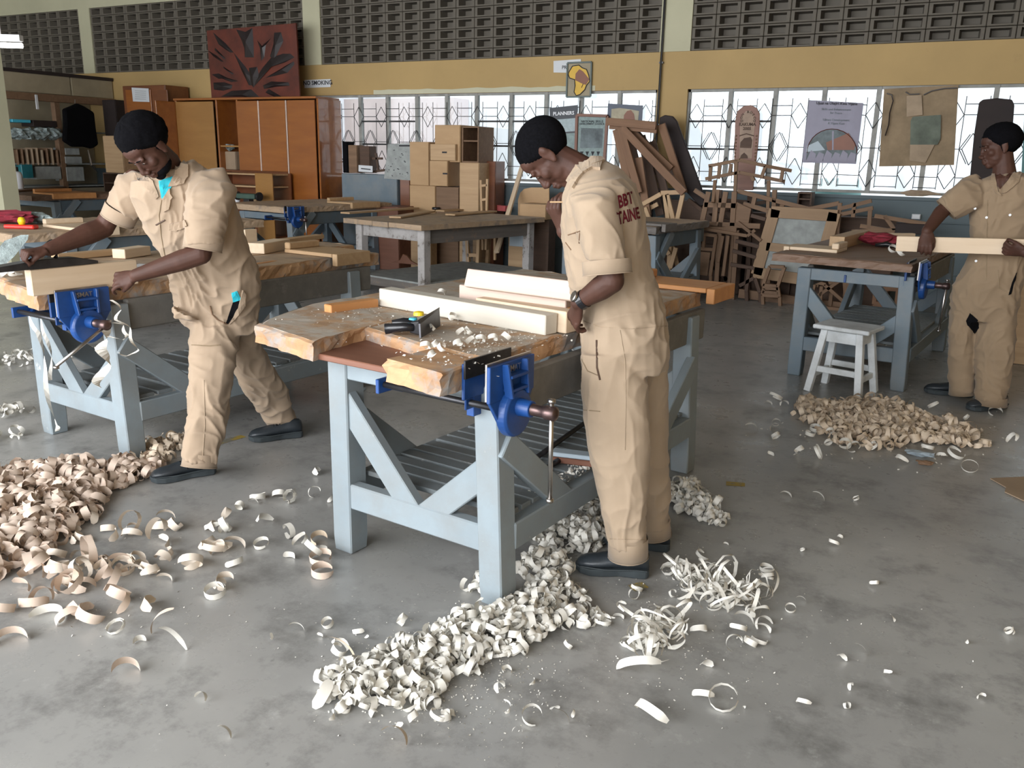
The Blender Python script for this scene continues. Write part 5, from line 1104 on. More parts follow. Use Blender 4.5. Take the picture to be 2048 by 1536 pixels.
        for q in vv:
            d = ray(q.x, q.y); hit = s.bvh.ray_cast(EYEP, d)
            if hit[0] is None:
                hit = s.bvh.find_nearest(at_plane(q.x, q.y, s.b, s.h)); 
            nrm = hit[1]; nrm = nrm if nrm.dot(d) < 0 else -nrm
            top.append(hit[0]+nrm*(off)+(-d)*.001); bot.append(hit[0]-nrm*.004)
        m = MB(); n = len(vv); m.add(top+bot, [tuple(f) for f in ff]+[tuple(i+n for i in f)[::-1] for f in ff]+[(i, (i+1) % len(bd), n+(i+1) % len(bd), n+i) for i in range(len(bd))] if len(vv) >= len(bd) else [tuple(f) for f in ff])
        return m.build(name, mat, s.root, world=True, smooth=False)
    def line(s, pts, mat, r=.0025, name='seam', off=.001):
        out = []
        for (a, b_) in zip(pts, pts[1:]):
            a, b_ = V(a), V(b_); k = max(1, int((b_-a).length/6))
            for j in range(k): out.append(a.lerp(b_, j/k))
        out.append(V(pts[-1])); W = []
        for q in out:
            d = ray(q.x, q.y); hit = s.bvh.ray_cast(EYEP, d)
            if hit[0] is None: continue
            W.append(hit[0]-d*off)
        if len(W) > 1: m = MB(); m.tube(W, r, 5); m.build(name, mat, s.root, world=True)
    def shoe(s, heel, toe, mat='shoe_leather', L=.285, lift=0, stripes=False, strap=False):
        a, b_ = V(heel), V(toe); d = (b_-a); d.z = 0; d.normalize(); n_ = V((-d.y, d.x, 0)); c = V((a.x, a.y, 0.002))
        def P(x, y, z): return c+d*(x*L)+n_*y+V((0, 0, z))
        sole = MB(); rings = []
        for x, w_, h0, h1 in ((-.01, .024, .006, .032), (.03, .034, .0, .034), (.15, .036, .0, .034), (.40, .034, .002, .030), (.62, .046, .0, .028), (.80, .048, .0, .027), (.93, .036, .003, .029), (1.0, .016, .010, .031)):
            rings.append([P(x, -w_, h0), P(x, w_, h0), P(x, w_+.002, h1), P(x, -w_-.002, h1)])
        sole.loft(rings, True)
        up = MB(); rings = []
        for x, w_, h1, e in ((.0, .022, .088, 1), (.05, .031, .100, 1), (.16, .034, .102, 1), (.28, .034, .098, 1), (.40, .034, .086, 1), (.55, .042, .082, 1), (.70, .046, .071, 1), (.84, .044, .065, 1), (.93, .034, .056, 1), (.985, .018, .042, 1)):
            r_ = []
            for j in range(16):
                t_ = 2*pi*j/16; ct, st = cos(t_), sin(t_); z = .024+(h1-.024)*(.5+.5*st) ; r_.append(P(x, w_*abs(ct)**.75*(1 if ct > 0 else -1)*(1-.25*max(0, st)), z))
            rings.append(r_)
        up.loft(rings, True)
        sh = thing('shoe', None, None, (0, 0, 0)); sh.parent = s.root; sh.matrix_parent_inverse = WM[s.root].inverted()
        up.build('upper', mat, sh, smooth=True); so = sole.build('sole', 'rubber', sh, bev=.003)
        m = MB(); m.tube([P(.02, -.036, .032), P(.15, -.038, .034), P(.6, -.047, .030), P(.93, -.036, .031)], .003, 5); m.tube([P(.02, .036, .032), P(.15, .038, .034), P(.6, .047, .030), P(.93, .036, .031)], .003, 5); m.build('welt', 'rubber', sh)
        for k in range(4):
            x = .42+k*.055; zz = .091-k*.005
            m = MB(); m.tube([P(x, -.022, zz-.006), P(x, 0, zz+.001), P(x, .022, zz-.006)], .0028, 6); m.build('lace', 'black_cloth', sh)
        if stripes:
            for k in range(4):
                x = .36+k*.075; m = MB(); sgn = s.stripe_side; m.tube([P(x+.05, sgn*.033, .080-.006*k), P(x+.0, sgn*.0405, .058-.003*k), P(x-.02+.02*k, sgn*.043, .038)], [.006, .008, .005], 8, side=n_, flat=.35); m.build('stripe', 'shoe_grey', sh)
        if strap: m = MB(); m.tube([P(.45, -.036, .05), P(.45, -.02, .082), P(.46, 0, .087), P(.45, .02, .082), P(.45, .036, .05)], .006, 6, flat=.5); m.build('strap', 'black_plastic', sh)
        return sh
# ----------------------------------------------------------------- the standing worker at the nearest bench
g2 = at_z(1235, 1152); p = Person('person in khaki coverall with red back lettering, standing at the nearest workbench, hand at mouth', g2, .006)
R = p.ring; J = p.J; sk = p.skin; cl = p.cloth
hf = (J(1079, 372, .16)-J(1100, 312, .16)); fw = V((hf.x, hf.y, hf.z)).normalized()
side_left = (J(1040, 300, .16)-J(1100, 300, .16)).normalized()
p.head(J(1098, 306, .15), V((0, 0, -.90))+side_left*.36+p.h*.12, side_left*.92+V((0, 0, .40)), 1.02)
p.limb([J(1118, 318, .15), J(1140, 330, .15), J(1168, 350, .15)], [.052, .054, .062])
# body core hidden by the clothes
sk.loft([R(1150, 345, 1190, 345, .15, .10), R(1150, 400, 1250, 390, .14, .15), R(1165, 500, 1275, 500, .13, .12), R(1180, 620, 1310, 620, .13, .13), R(1185, 680, 1315, 680, .13, .13)], True)
sk.tube([J(1225, 680, .03), J(1230, 870, .0), J(1253, 1120, .0)], [.07, .05, .035]); sk.tube([J(1275, 680, .23), J(1300, 870, .25), J(1318, 1095, .27)], [.07, .05, .035])
# left arm
elb = J(1224, 562, -.135); wr_ = J(1160, 603, -.085)
p.limb([J(1185, 400, -.03), J(1212, 500, -.11), elb], [.05, .045, .041]); p.limb([elb, elb.lerp(wr_, .35), wr_, wr_+(wr_-elb)*.06], [.040, .041, .027, .026])
hd = J(1142, 655, -.02)
p.hand(wr_+(wr_-elb)*.03, hd-wr_, p.h*.6+V((0, 0, -.3))-side_left*.5, -1, (22, 28, 30, 34), (.7, 20), .98)
# right arm up to the mouth
re = J(1195, 520, .34); rw = J(1128, 462, .12)
p.limb([J(1205, 400, .33), re], [.048, .042]); p.limb([re, re.lerp(rw, .4), rw], [.042, .040, .028]); 
p.hand(rw, J(1106, 418, .10)-rw, side_left*-.55+p.h*.5+V((0, 0, .3)), -1, (34, 40, 46, 52), (.75, 25), 1.0, spread=.10)
# garment: torso, sleeves, trousers
cl.loft([R(1148, 338, 1196, 316, .15, .07), R(1135, 365, 1238, 340, .15, .17), R(1127, 395, 1272, 376, .14, .215), R(1124, 435, 1290, 420, .14, .215), R(1126, 480, 1298, 475, .14, .195), R(1132, 530, 1302, 535, .14, .18), R(1146, 590, 1322, 590, .14, .175), R(1158, 640, 1335, 640, .13, .18), R(1161, 690, 1337, 690, .13, .185), R(1165, 730, 1336, 735, .13, .17)], True)
cl.loft([R(1136, 380, 1215, 352, .02, .05), R(1142, 405, 1232, 390, -.045, .085), R(1152, 450, 1243, 440, -.075, .085), R(1166, 500, 1250, 495, -.11, .08), R(1172, 518, 1253, 520, -.122, .074)], True)
cl.loft([R(1150, 370, 1215, 352, .28, .05), R(1150, 420, 1240, 400, .35, .08), R(1165, 500, 1245, 490, .37, .08)], True)
cl.loft([R(1162, 700, 1270, 700, .04, .095), R(1163, 760, 1296, 760, .02, .105), R(1166, 830, 1300, 830, .0, .105), R(1178, 900, 1300, 900, .0, .10), R(1192, 960, 1298, 960, .0, .095), R(1204, 1020, 1296, 1020, .0, .09), R(1211, 1070, 1295, 1072, .0, .082), R(1215, 1085, 1297, 1087, .0, .080)], True)
cl.loft([R(1225, 700, 1335, 700, .22, .095), R(1235, 760, 1338, 760, .24, .10), R(1245, 850, 1338, 850, .26, .098), R(1255, 950, 1338, 950, .27, .09), R(1270, 1030, 1339, 1025, .27, .085), R(1272, 1050, 1340, 1048, .27, .082)], True)
p.cuff(J(1213, 520, -.122), J(1215, 549, -.128), (.080, .077), (.080, .074)); p.cuff(J(1256, 1074, 0), J(1256, 1112, 0), (.073, .080), (.074, .080)); p.cuff(J(1306, 1040, .27), J(1309, 1070, .27), (.065, .08), (.068, .078))
p.stripe_side = -1
def ff2(q, a, d, z):
    return .55+.9*math.exp(-((z-.95)/.14)**2)+.5*math.exp(-((z-.2)/.12)**2)+(.3 if z > 1.2 else 0)
p.finish('khaki', .9, foldfn=ff2); p.hair(.0045, rag=.0015); p.eyes()
p.shoe(at_z(1296, 1152), at_z(1160, 1140), 'shoe_leather', .27, stripes=True); p.shoe(at_z(1338, 1100), at_z(1265, 1092), 'shoe_leather', .26)
# collar, pocket, seams, lettering, watch
p.line([(1136, 470), (1160, 462), (1158, 486)], 'furniture', .0022, 'pocket_seam'); p.line([(1131, 485), (1142, 500)], 'furniture', .002, 'pocket_seam')
p.line([(1162, 640), (1200, 655), (1260, 658), (1334, 652)], 'sack_light', .0016, 'waist_seam'); p.line([(1193, 680), (1194, 735), (1200, 760)], 'furniture_dark', .0035, 'pocket_slit'); p.line([(1163, 718), (1175, 742), (1198, 752)], 'sacking', .002, 'pocket_seam')
p.line([(1240, 660), (1250, 720), (1252, 800), (1250, 900)], 'sack_light', .0013, 'side_seam'); p.line([(1167, 820), (1200, 823)], 'sacking', .0018, 'knee_seam'); p.line([(1213, 1078), (1293, 1080)], 'sack_light', .0014, 'hem_seam')
def back_text(txt, u, v, w_px, h_px, shear):
    me = text_mesh(txt, 1., 0, .03); xs = [q.co.x for q in me.vertices]; ys = [q.co.y for q in me.vertices]; x0, x1, y0, y1 = min(xs), max(xs), min(ys), max(ys)
    bm = bmesh.new(); bm.from_mesh(me); bmesh.ops.subdivide_edges(bm, edges=bm.edges, cuts=1); top = []
    for q in bm.verts:
        s_ = (q.co.x-x0)/(x1-x0); t_ = (q.co.y-y0)/(y1-y0); uu = u+w_px*s_-4*(t_-.5); vv = v-h_px*(t_-.5)*(1-.1*s_)+shear*s_
        d = ray(uu, vv); hit = p.bvh.ray_cast(EYEP, d)
        if hit[0] is None: hit = p.bvh.find_nearest(at_plane(uu, vv, p.b+p.h*.3, p.h))
        q.co = hit[0]-d*.0035
    r = bmesh.ops.extrude_face_region(bm, geom=bm.faces[:])
    bm.to_mesh(me); bm.free(); mats(me, 'maroon_thread'); put('lettering', me, None, p.root, world=True)
p.decal([(1137, 364), (1146, 346), (1160, 322), (1176, 312), (1198, 312), (1208, 324), (1190, 330), (1172, 342), (1158, 360), (1148, 378)], 'khaki', .011, 'collar_flap', th=.003, step=4)
back_text('BBT', 1237, 404, 29, 26, -10); back_text('TAINE', 1235, 437, 44, 26, -12)
wd = (wr_-elb).normalized(); Mw = frame(wd, p.h); m = MB(); c = wr_-wd*.012
rr = lambda a, x: [c+wd*x+Mw @ V((0, cos(2*pi*j/24)*a, sin(2*pi*j/24)*a)) for j in range(24)]
m.loft([rr(.030, -.011), rr(.0325, -.011), rr(.0325, .011), rr(.030, .011)], cap=False); m.build('watch_strap', 'black_plastic', p.root, world=True)
m = MB(); q = c+(side_left*.75-p.h*.35+V((0, 0, .35))).normalized()*.034; m.lathe([(0, -.004), (.019, -.004), (.019, .003), (.016, .005), (0, .005)], q, 20, frame(side_left*.75-p.h*.35+V((0, 0, .35))) @ Matrix.Rotation(pi/2, 3, 'Y')); m.build('watch_face', 'steel', p.root, world=True)
# small pin held between fingers
q = J(1100, 404, .06); m = MB(); m.tube([q, q+(J(1126, 404, .06)-q)], .003, 6); m.build('held_pencil', 'tan_pine', p.root, world=True)
P2 = p
# ----------------------------------------------------------------- the bending worker at the left bench
g1 = (at_z(372, 955)+at_z(545, 880))/2; p = Person('person in khaki coverall over a teal shirt, bending to plane a board at left', g1, .0065)
R = p.ring; J = p.J; sk = p.skin; cl = p.cloth
left = (J(200, 400, 0)-J(400, 400, 0)).normalized()
p.head(J(297, 293, -.32), left*.44-p.h*.36+V((0, 0, -.80)), left*.6-p.h*.36+V((0, 0, .6)), 1.03)
p.limb([J(312, 305, -.28), J(335, 325, -.22), J(350, 350, -.17)], [.055, .054, .050])
sk.loft([R(330, 365, 385, 350, -.16, .06), R(305, 405, 435, 390, -.13, .10), R(335, 480, 465, 460, -.05, .11), R(370, 580, 495, 580, .0, .12), R(400, 650, 500, 650, .02, .12)], True)
sk.tube([J(432, 660, -.08), J(415, 790, -.2), J(400, 930, -.33)], [.07, .05, .035]); sk.tube([J(480, 660, .1), J(515, 760, .2), J(573, 862, .32)], [.07, .05, .035])
# near arm: elbow low, hand steadying the board end
s1 = J(420, 388, -.28); e1 = J(402, 508, -.36); w1 = J(272, 551, -.30)
p.limb([s1, e1], [.050, .045]); p.limb([e1, e1.lerp(w1, .3), e1.lerp(w1, .7), w1], [.045, .046, .036, .029])
p.hand(w1, J(225, 562, -.26)-w1, V((0, 0, -.55))+p.h*.75, 1, (30, 40, 45, 48), (.5, 35), 1.02)
# far arm: stretched forward to the plane tote
s2 = J(268, 355, .02); e2 = J(207, 455, .06); w2_ = J(98, 499, -.10)
p.limb([s2, e2], [.040, .045]); p.limb([e2, e2.lerp(w2_, .3), e2.lerp(w2_, .75), w2_], [.047, .048, .036, .030])
p.hand(w2_, J(55, 503, -.14)-w2_, V((0, 0, -1))+p.h*.1, 1, (60, 66, 70, 72), (.35, 45), 1.05)
cl.loft([R(318, 352, 385, 318, -.20, .07), R(262, 362, 430, 345, -.14, .12), R(258, 392, 462, 385, -.12, .15), R(275, 430, 480, 425, -.10, .155), R(300, 480, 492, 470, -.08, .155), R(325, 520, 507, 515, -.05, .15), R(342, 560, 517, 560, -.03, .15), R(347, 600, 519, 600, -.02, .155), R(356, 632, 517, 632, -.01, .15), R(388, 665, 516, 660, .0, .14)], True)
cl.loft([R(352, 620, 395, 632, -.14, .05), R(345, 610, 400, 640, -.14, .055), R(350, 635, 372, 640, -.14, .03)], True)
# near sleeve, far sleeve
cl.loft([R(385, 345, 450, 335, -.22, .06), R(375, 385, 470, 380, -.29, .095), R(370, 430, 462, 425, -.33, .095), R(369, 470, 450, 468, -.35, .085), R(370, 485, 447, 487, -.355, .080)], True)
cl.loft([R(262, 345, 320, 350, .0, .06), R(238, 352, 300, 400, .02, .095), R(222, 385, 288, 432, .03, .085), R(213, 405, 272, 440, .04, .078)], True)
cl.loft([R(383, 640, 480, 650, -.05, .12), R(380, 690, 476, 700, -.10, .11), R(378, 750, 466, 755, -.16, .105), R(376, 810, 456, 812, -.22, .095), R(372, 860, 448, 862, -.28, .085), R(366, 900, 440, 905, -.32, .078), R(366, 912, 434, 922, -.34, .074)], True)
cl.loft([R(430, 640, 516, 640, .06, .12), R(450, 690, 522, 690, .12, .11), R(468, 740, 546, 735, .17, .10), R(492, 785, 570, 775, .23, .09), R(518, 825, 586, 815, .28, .082), R(534, 850, 596, 838, .31, .075)], True)
p.cuff(J(409, 472, -.35), J(405, 500, -.357), (.083, .079), (.080, .074)); p.cuff(J(245, 418, .035), J(234, 441, .045), (.078, .076), (.075, .072)); p.cuff(J(401, 908, -.33), J(398, 934, -.345), (.075, .074), (.079, .078)); p.cuff(J(564, 840, .31), J(572, 862, .33), (.072, .074), (.078, .078))
p.stripe_side = 1
def ff1(q, a, d, z):
    return .8+.8*math.exp(-((z-.85)/.16)**2)+.5*math.exp(-((z-.2)/.14)**2)
p.finish('khaki2', 1.15, foldfn=ff1); p.hair(.020, rag=.006, line=.0); p.eyes()
m = MB(); 
def bq(x, y, z): return p.HC+p.HM @ V((x, y, z))
ellip(m, bq(0, .037, -.082), (.0535, .050, .030), p.HM); ellip(m, bq(0, .070, -.096), (.030, .020, .018), p.HM)
m.build('beard', 'hair', p.root, smooth=True, world=True)
p.shoe(at_z(430, 945), at_z(300, 967), 'shoe_leather', .29, strap=True); p.shoe(at_z(604, 872), at_z(490, 884), 'shoe_leather', .28)
p.decal([(318, 362), (345, 352), (349, 362), (340, 380), (330, 402), (323, 395)], 'cyan_cloth', .004, 'undershirt')
p.decal([(349, 318), (366, 313), (374, 330), (376, 352), (368, 366), (352, 372), (336, 374), (346, 352), (350, 335)], 'khaki2', .012, 'collar_lapel', th=.004); p.decal([(326, 396), (338, 378), (344, 394), (338, 418), (328, 424)], 'khaki2', .010, 'collar_lapel')
p.decal([(268, 345), (288, 352), (306, 362), (318, 392), (312, 398), (296, 380), (276, 362)], 'khaki2', .006, 'collar_lapel')
p.line([(323, 400), (318, 430), (322, 470), (330, 515)], 'sacking', .0025, 'placket_edge'); p.decal([(338, 448), (372, 440), (376, 452), (352, 462), (340, 460)], 'khaki2', .008, 'pocket_flap'); p.line([(312, 450), (330, 440)], 'furniture_dark', .004, 'tear')
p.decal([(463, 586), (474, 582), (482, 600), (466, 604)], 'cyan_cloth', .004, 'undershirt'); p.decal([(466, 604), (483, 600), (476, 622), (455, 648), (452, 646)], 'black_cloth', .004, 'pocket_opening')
p.line([(420, 612), (424, 628), (436, 640), (453, 648)], 'furniture', .0035, 'pocket_seam'); p.decal([(484, 580), (490, 590), (488, 612), (470, 638), (458, 648), (476, 616)], 'khaki2', .008, 'pocket_edge'); p.line([(383, 690), (420, 692), (440, 690)], 'sacking', .003, 'knee_seam'); p.line([(408, 760), (410, 850), (405, 920)], 'sack_light', .0018, 'side_seam')
P1 = p
# plane under his far hand
pl = thing('hand_plane', 'dark jointer plane under the fist of the bending worker on the clamped board', 'tool', (PB_A+V((0, 0, .06)))+(PB_B-PB_A)*.22)
dx_ = (PB_B-PB_A).normalized(); Mp = frame(dx_); 
def pp_(x, y, z): return Mp @ V((x, y, z))
m = MB(); m.loft([[pp_(-.36, -.035, 0), pp_(-.36, .035, 0), pp_(-.36, .035, .012), pp_(-.36, -.035, .012)], [pp_(-.05, -.035, 0), pp_(-.05, .035, 0), pp_(-.05, .035, .04), pp_(-.05, -.035, .04)], [pp_(.10, -.034, 0), pp_(.10, .034, 0), pp_(.10, .034, .035), pp_(.10, -.034, .035)], [pp_(.20, -.03, 0), pp_(.20, .03, 0), pp_(.20, .03, .012), pp_(.20, -.03, .012)]]); m.build('sole', 'dark_steel', pl, bev=.002)
m = MB(); m.tube([pp_(.02, 0, .03), pp_(.03, 0, .07), pp_(.0, 0, .11)], [.017, .016, .018], 10); m.build('handle', 'black_plastic', pl, smooth=True); m = MB(); m.loft([[pp_(-.07, -.025, .03), pp_(-.07, .025, .03), pp_(-.06, .025, .03), pp_(-.06, -.025, .03)], [pp_(.0, -.025, .11), pp_(.0, .025, .11), pp_(.01, .025, .11), pp_(.01, -.025, .11)]]); m.build('iron', 'steel', pl)
m = MB(); m.lathe([(0, 0), (.02, 0), (.014, .02), (.02, .045), (0, .055)], pp_(-.25, 0, .012), 14); m.build('front_knob', 'black_plastic', pl, smooth=True)
# ----------------------------------------------------------------- the worker on the right
g3 = (at_z(1900, 796)+at_z(1985, 822))/2; p = Person('person in a khaki coverall holding a long pale board at the right edge, looking left', g3, .008)
R = p.ring; J = p.J; sk = p.skin; cl = p.cloth
left = (J(1800, 400, 0)-J(2000, 400, 0)).normalized()
p.head(J(2000, 294, 0), left*.93-p.h*.25+V((0, 0, -.20)), V((0, 0, 1))+left*.2, 1.06)
p.limb([J(2005, 305, .0), J(2008, 325, .0), J(2008, 352, .0)], [.056, .056, .07])
sk.loft([R(1975, 355, 2045, 355, 0, .08), R(1950, 400, 2060, 400, 0, .09), R(1955, 520, 2045, 520, 0, .09), R(1925, 600, 2030, 600, 0, .1)], True)
sk.tube([J(1935, 600, 0), J(1924, 700, .0), J(1925, 790, .0)], [.07, .05, .04]); sk.tube([J(1995, 600, 0), J(1990, 700, -.05), J(1985, 808, -.1)], [.07, .05, .04])
sA = J(1955, 365, -.05); eA = J(1882, 425, -.16); wA = J(1854, 462, -.30)
p.limb([sA, eA], [.032, .045]); p.limb([eA, wA], [.045, .032]); p.hand(wA, J(1850, 495, -.345)-wA, left*.1+p.h*.9, 1, (30, 34, 34, 38), (.6, 25), 1.05)
sB = J(2075, 370, -.1); eB = J(2105, 470, -.2); wB = J(2052, 505, -.33)
p.limb([sB, eB], [.05, .045]); p.limb([eB, wB], [.045, .032]); p.hand(wB, J(2014, 500, -.345)-wB, p.h*.8+V((0, 0, .5)), -1, (50, 50, 50, 50), (.5, 25), 1.05)
cl.loft([R(1985, 350, 2035, 342, 0, .06), R(1952, 362, 2072, 352, 0, .10), R(1940, 395, 2085, 390, 0, .13), R(1938, 440, 2078, 440, 0, .13), R(1940, 490, 2065, 490, 0, .13), R(1930, 530, 2055, 530, 0, .13), R(1908, 570, 2045, 570, 0, .14), R(1902, 610, 2038, 610, 0, .14), R(1905, 640, 2034, 640, 0, .12)], True)
cl.loft([R(1950, 348, 1990, 390, -.02, .06), R(1922, 360, 1962, 415, -.08, .085), R(1893, 382, 1925, 432, -.11, .08), R(1884, 393, 1912, 438, -.115, .075)], True)
cl.loft([R(2050, 352, 2095, 360, -.05, .07), R(2060, 390, 2125, 385, -.1, .09), R(2070, 430, 2135, 425, -.15, .08)], True)
cl.loft([R(1900, 620, 1968, 620, .0, .11), R(1897, 660, 1952, 660, .0, .10), R(1896, 710, 1950, 710, .0, .09), R(1897, 760, 1949, 762, .0, .085), R(1900, 778, 1948, 782, .0, .08)], True)
cl.loft([R(1965, 620, 2036, 620, .0, .11), R(1953, 665, 2032, 665, -.02, .10), R(1950, 720, 2028, 720, -.05, .09), R(1951, 770, 2020, 772, -.08, .085), R(1952, 795, 2010, 800, -.1, .08)], True)
p.cuff(J(1903, 410, -.11), J(1891, 420, -.118), (.078, .074), (.078, .074)); p.cuff(J(1925, 772, 0), J(1925, 788, 0), (.078, .08), (.082, .08)); p.cuff(J(1984, 792, -.1), J(1981, 809, -.1), (.088, .08), (.094, .08))
p.stripe_side = 1
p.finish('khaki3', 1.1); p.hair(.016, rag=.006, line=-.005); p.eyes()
p.shoe(at_z(1945, 794), at_z(1862, 786), 'shoe_leather', .30); p.shoe(at_z(2008, 815), at_z(1932, 822), 'shoe_leather', .30)
p.decal([(1990, 350), (2012, 346), (2030, 340), (2016, 360), (2000, 378), (1994, 372)], 'skin', .004, 'open_neck'); p.decal([(1984, 350), (1990, 350), (1996, 378), (2002, 392), (1990, 386), (1980, 366)], 'khaki3', .010, 'collar_lapel'); p.decal([(2030, 340), (2044, 348), (2036, 366), (2012, 386), (2004, 388), (2016, 362)], 'khaki3', .010, 'collar_lapel')
for u, v in ((1950, 417), (1973, 435), (2020, 430), (1952, 522)):
    d = ray(u, v); hit = p.bvh.ray_cast(EYEP, d)
    if hit[0]: m = MB(); m.lathe([(0, 0), (.0075, 0), (.0075, .003), (0, .003)], hit[0]-d*.003, 10, frame(-d) @ Matrix.Rotation(pi/2, 3, 'Y')); m.build('button', 'white_plastic', p.root, world=True)
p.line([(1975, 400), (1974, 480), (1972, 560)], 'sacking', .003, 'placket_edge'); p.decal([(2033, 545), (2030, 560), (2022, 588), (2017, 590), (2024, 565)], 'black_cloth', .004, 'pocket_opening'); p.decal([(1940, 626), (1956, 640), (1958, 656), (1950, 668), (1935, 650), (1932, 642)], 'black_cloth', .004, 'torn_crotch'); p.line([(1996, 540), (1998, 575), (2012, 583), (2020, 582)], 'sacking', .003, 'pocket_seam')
P3 = p
a, b_ = J(1793, 487, -.27), J(2140, 497, -.27)
bd = thing('long_board', 'long pale board held level in the hands of the right worker', 'board', (a+b_)/2); m = MB(); m.box((0, 0, 0), ((b_-a).length, .035, .092), frame(b_-a)); m.build('timber', 'pine', bd, bev=.002)
# ================================================================= wood shavings
random.seed(21)
def curl_pts(w_, r0, turns, grow, skew, segs=13, wav=0.):
    """a plane shaving: spiral ribbon; returns two rails of points around the origin, lying on its side"""
    A, B = [], []
    for i in range(segs+1):
        t_ = i/segs; a = t_*turns*2*pi; r = r0*(1+grow*t_); c = V((cos(a)*r, sin(a)*r, skew*t_)); hw = w_/2*(.35+.65*min(1, 5*t_, 5*(1-t_)+.15))
        tw = wav*sin(3*a); A.append(c+V((0, tw, -hw))); B.append(c+V((tw, 0, hw)))
    return A, B
def add_curl(mb, c, M, w_, r0, turns, grow, skew, segs=13, floor_z=None, wav=0.):
    A, B = curl_pts(w_, r0, turns, grow, skew, segs, wav); A = [M @ p for p in A]; B = [M @ p for p in B]
    if floor_z is not None:
        z = min(p.z for p in A+B); off = V((c[0], c[1], floor_z-z+.0008))
    else: off = V(c)
    n = len(A); mb.add([p+off for p in A]+[p+off for p in B], [(i, i+1, n+i+1, n+i) for i in range(n-1)])
def rot(tilt=1.0):
    return (Matrix.Rotation(random.uniform(0, 2*pi), 3, 'Z') @ Matrix.Rotation(random.gauss(0, tilt), 3, 'X') @ Matrix.Rotation(random.gauss(0, tilt), 3, 'Y'))
def pile_of(name, label, blobs, mat, size=(.016, .026), rad=(.010, .022), per=900, flatk=1.):
    mb = MB()
    for (u, v, R_, H_) in blobs:
        c = at_z(u, v, 0); n = int(per*R_*R_*pi*(1+H_*14)*1.0)
        for _ in range(n):
            a = random.uniform(0, 2*pi); q = sqrt(random.random())*1.05; x, y = c.x+cos(a)*R_*q, c.y+sin(a)*R_*q
            z = random.random()**.7*H_*max(0, 1-q*q)
            add_curl(mb, (x, y, 0), rot(.9), random.uniform(*size), random.uniform(*rad), random.choice((.3, .45, .6, .8, 1.1, 1.4)), random.uniform(-.3, .6), random.uniform(-.02, .02), 12, floor_z=z, wav=random.uniform(0, .004))
    return mb.build(name, mat, None, smooth=True, label=label, cat='wood shavings', kind='stuff')
pile_of('shavings_pile', 'heap of white shavings spreading forward from under the nearest workbench', [(1190, 1055, .11, .11), (1140, 1080, .13, .09), (1090, 1140, .10, .07), (1105, 1190, .10, .05), (1065, 1240, .13, .06), (1000, 1265, .14, .06), (935, 1285, .13, .05), (880, 1325, .12, .045), (820, 1340, .12, .04), (770, 1375, .12, .04), (715, 1370, .10, .035), (850, 1392, .07, .01), (1160, 1235, .07, .01), (960, 1180, .05, .03), (680, 1400, .06, .01)], 'shaving', per=1500)
pile_of('shavings_pile', 'small heap of white shavings behind the feet of the standing worker', [(1368, 1000, .10, .07), (1395, 1022, .10, .06), (1425, 1040, .07, .03), (1380, 985, .07, .05)], 'shaving', per=1500)
pile_of('shavings_pile', 'flat scatter of white slivers right of the black shoe', [(1400, 1175, .10, .004), (1440, 1195, .12, .004), (1490, 1200, .08, .004), (1350, 1150, .05, .003), (1310, 1275, .08, .004), (1310, 1300, .07, .004), (1330, 1260, .06, .004)], 'shaving', size=(.006, .016), rad=(.02, .05), per=900)
pile_of('shavings_pile', 'large heap of pinkish curled shavings at the left edge of the floor', [(-40, 1010, .30, .10), (40, 985, .24, .09), (110, 975, .22, .09), (180, 965, .20, .07), (245, 955, .14, .05), (20, 1050, .26, .08), (100, 1025, .22, .07), (-20, 1120, .2, .05), (60, 1075, .16, .04), (300, 940, .08, .03)], 'shaving_pink', size=(.022, .036), rad=(.018, .034), per=620)
pile_of('shavings_pile', 'tan shavings around the front leg of the left workbench', [(300, 905, .10, .04), (340, 893, .10, .03), (320, 925, .08, .03), (280, 935, .08, .03)], 'shaving_tan', size=(.02, .03), rad=(.014, .028), per=800)
pile_of('shavings_pile', 'wide heap of tan curly shavings in front of the white stool', [(1740, 845, .30, .05), (1670, 835, .24, .04), (1820, 855, .28, .04), (1640, 815, .14, .02), (1880, 870, .2, .03), (1720, 875, .22, .02), (1760, 820, .2, .03), (1930, 885, .12, .01)], 'shaving_tan', size=(.018, .032), rad=(.014, .032), per=620)
pile_of('shavings_pile', 'few pale shavings on the floor behind the left workbench', [(10, 725, .2, .02), (15, 830, .12, .02), (160, 712, .15, .02), (0, 880, .1, .01)], 'shaving', size=(.02, .03), rad=(.014, .03), per=260)
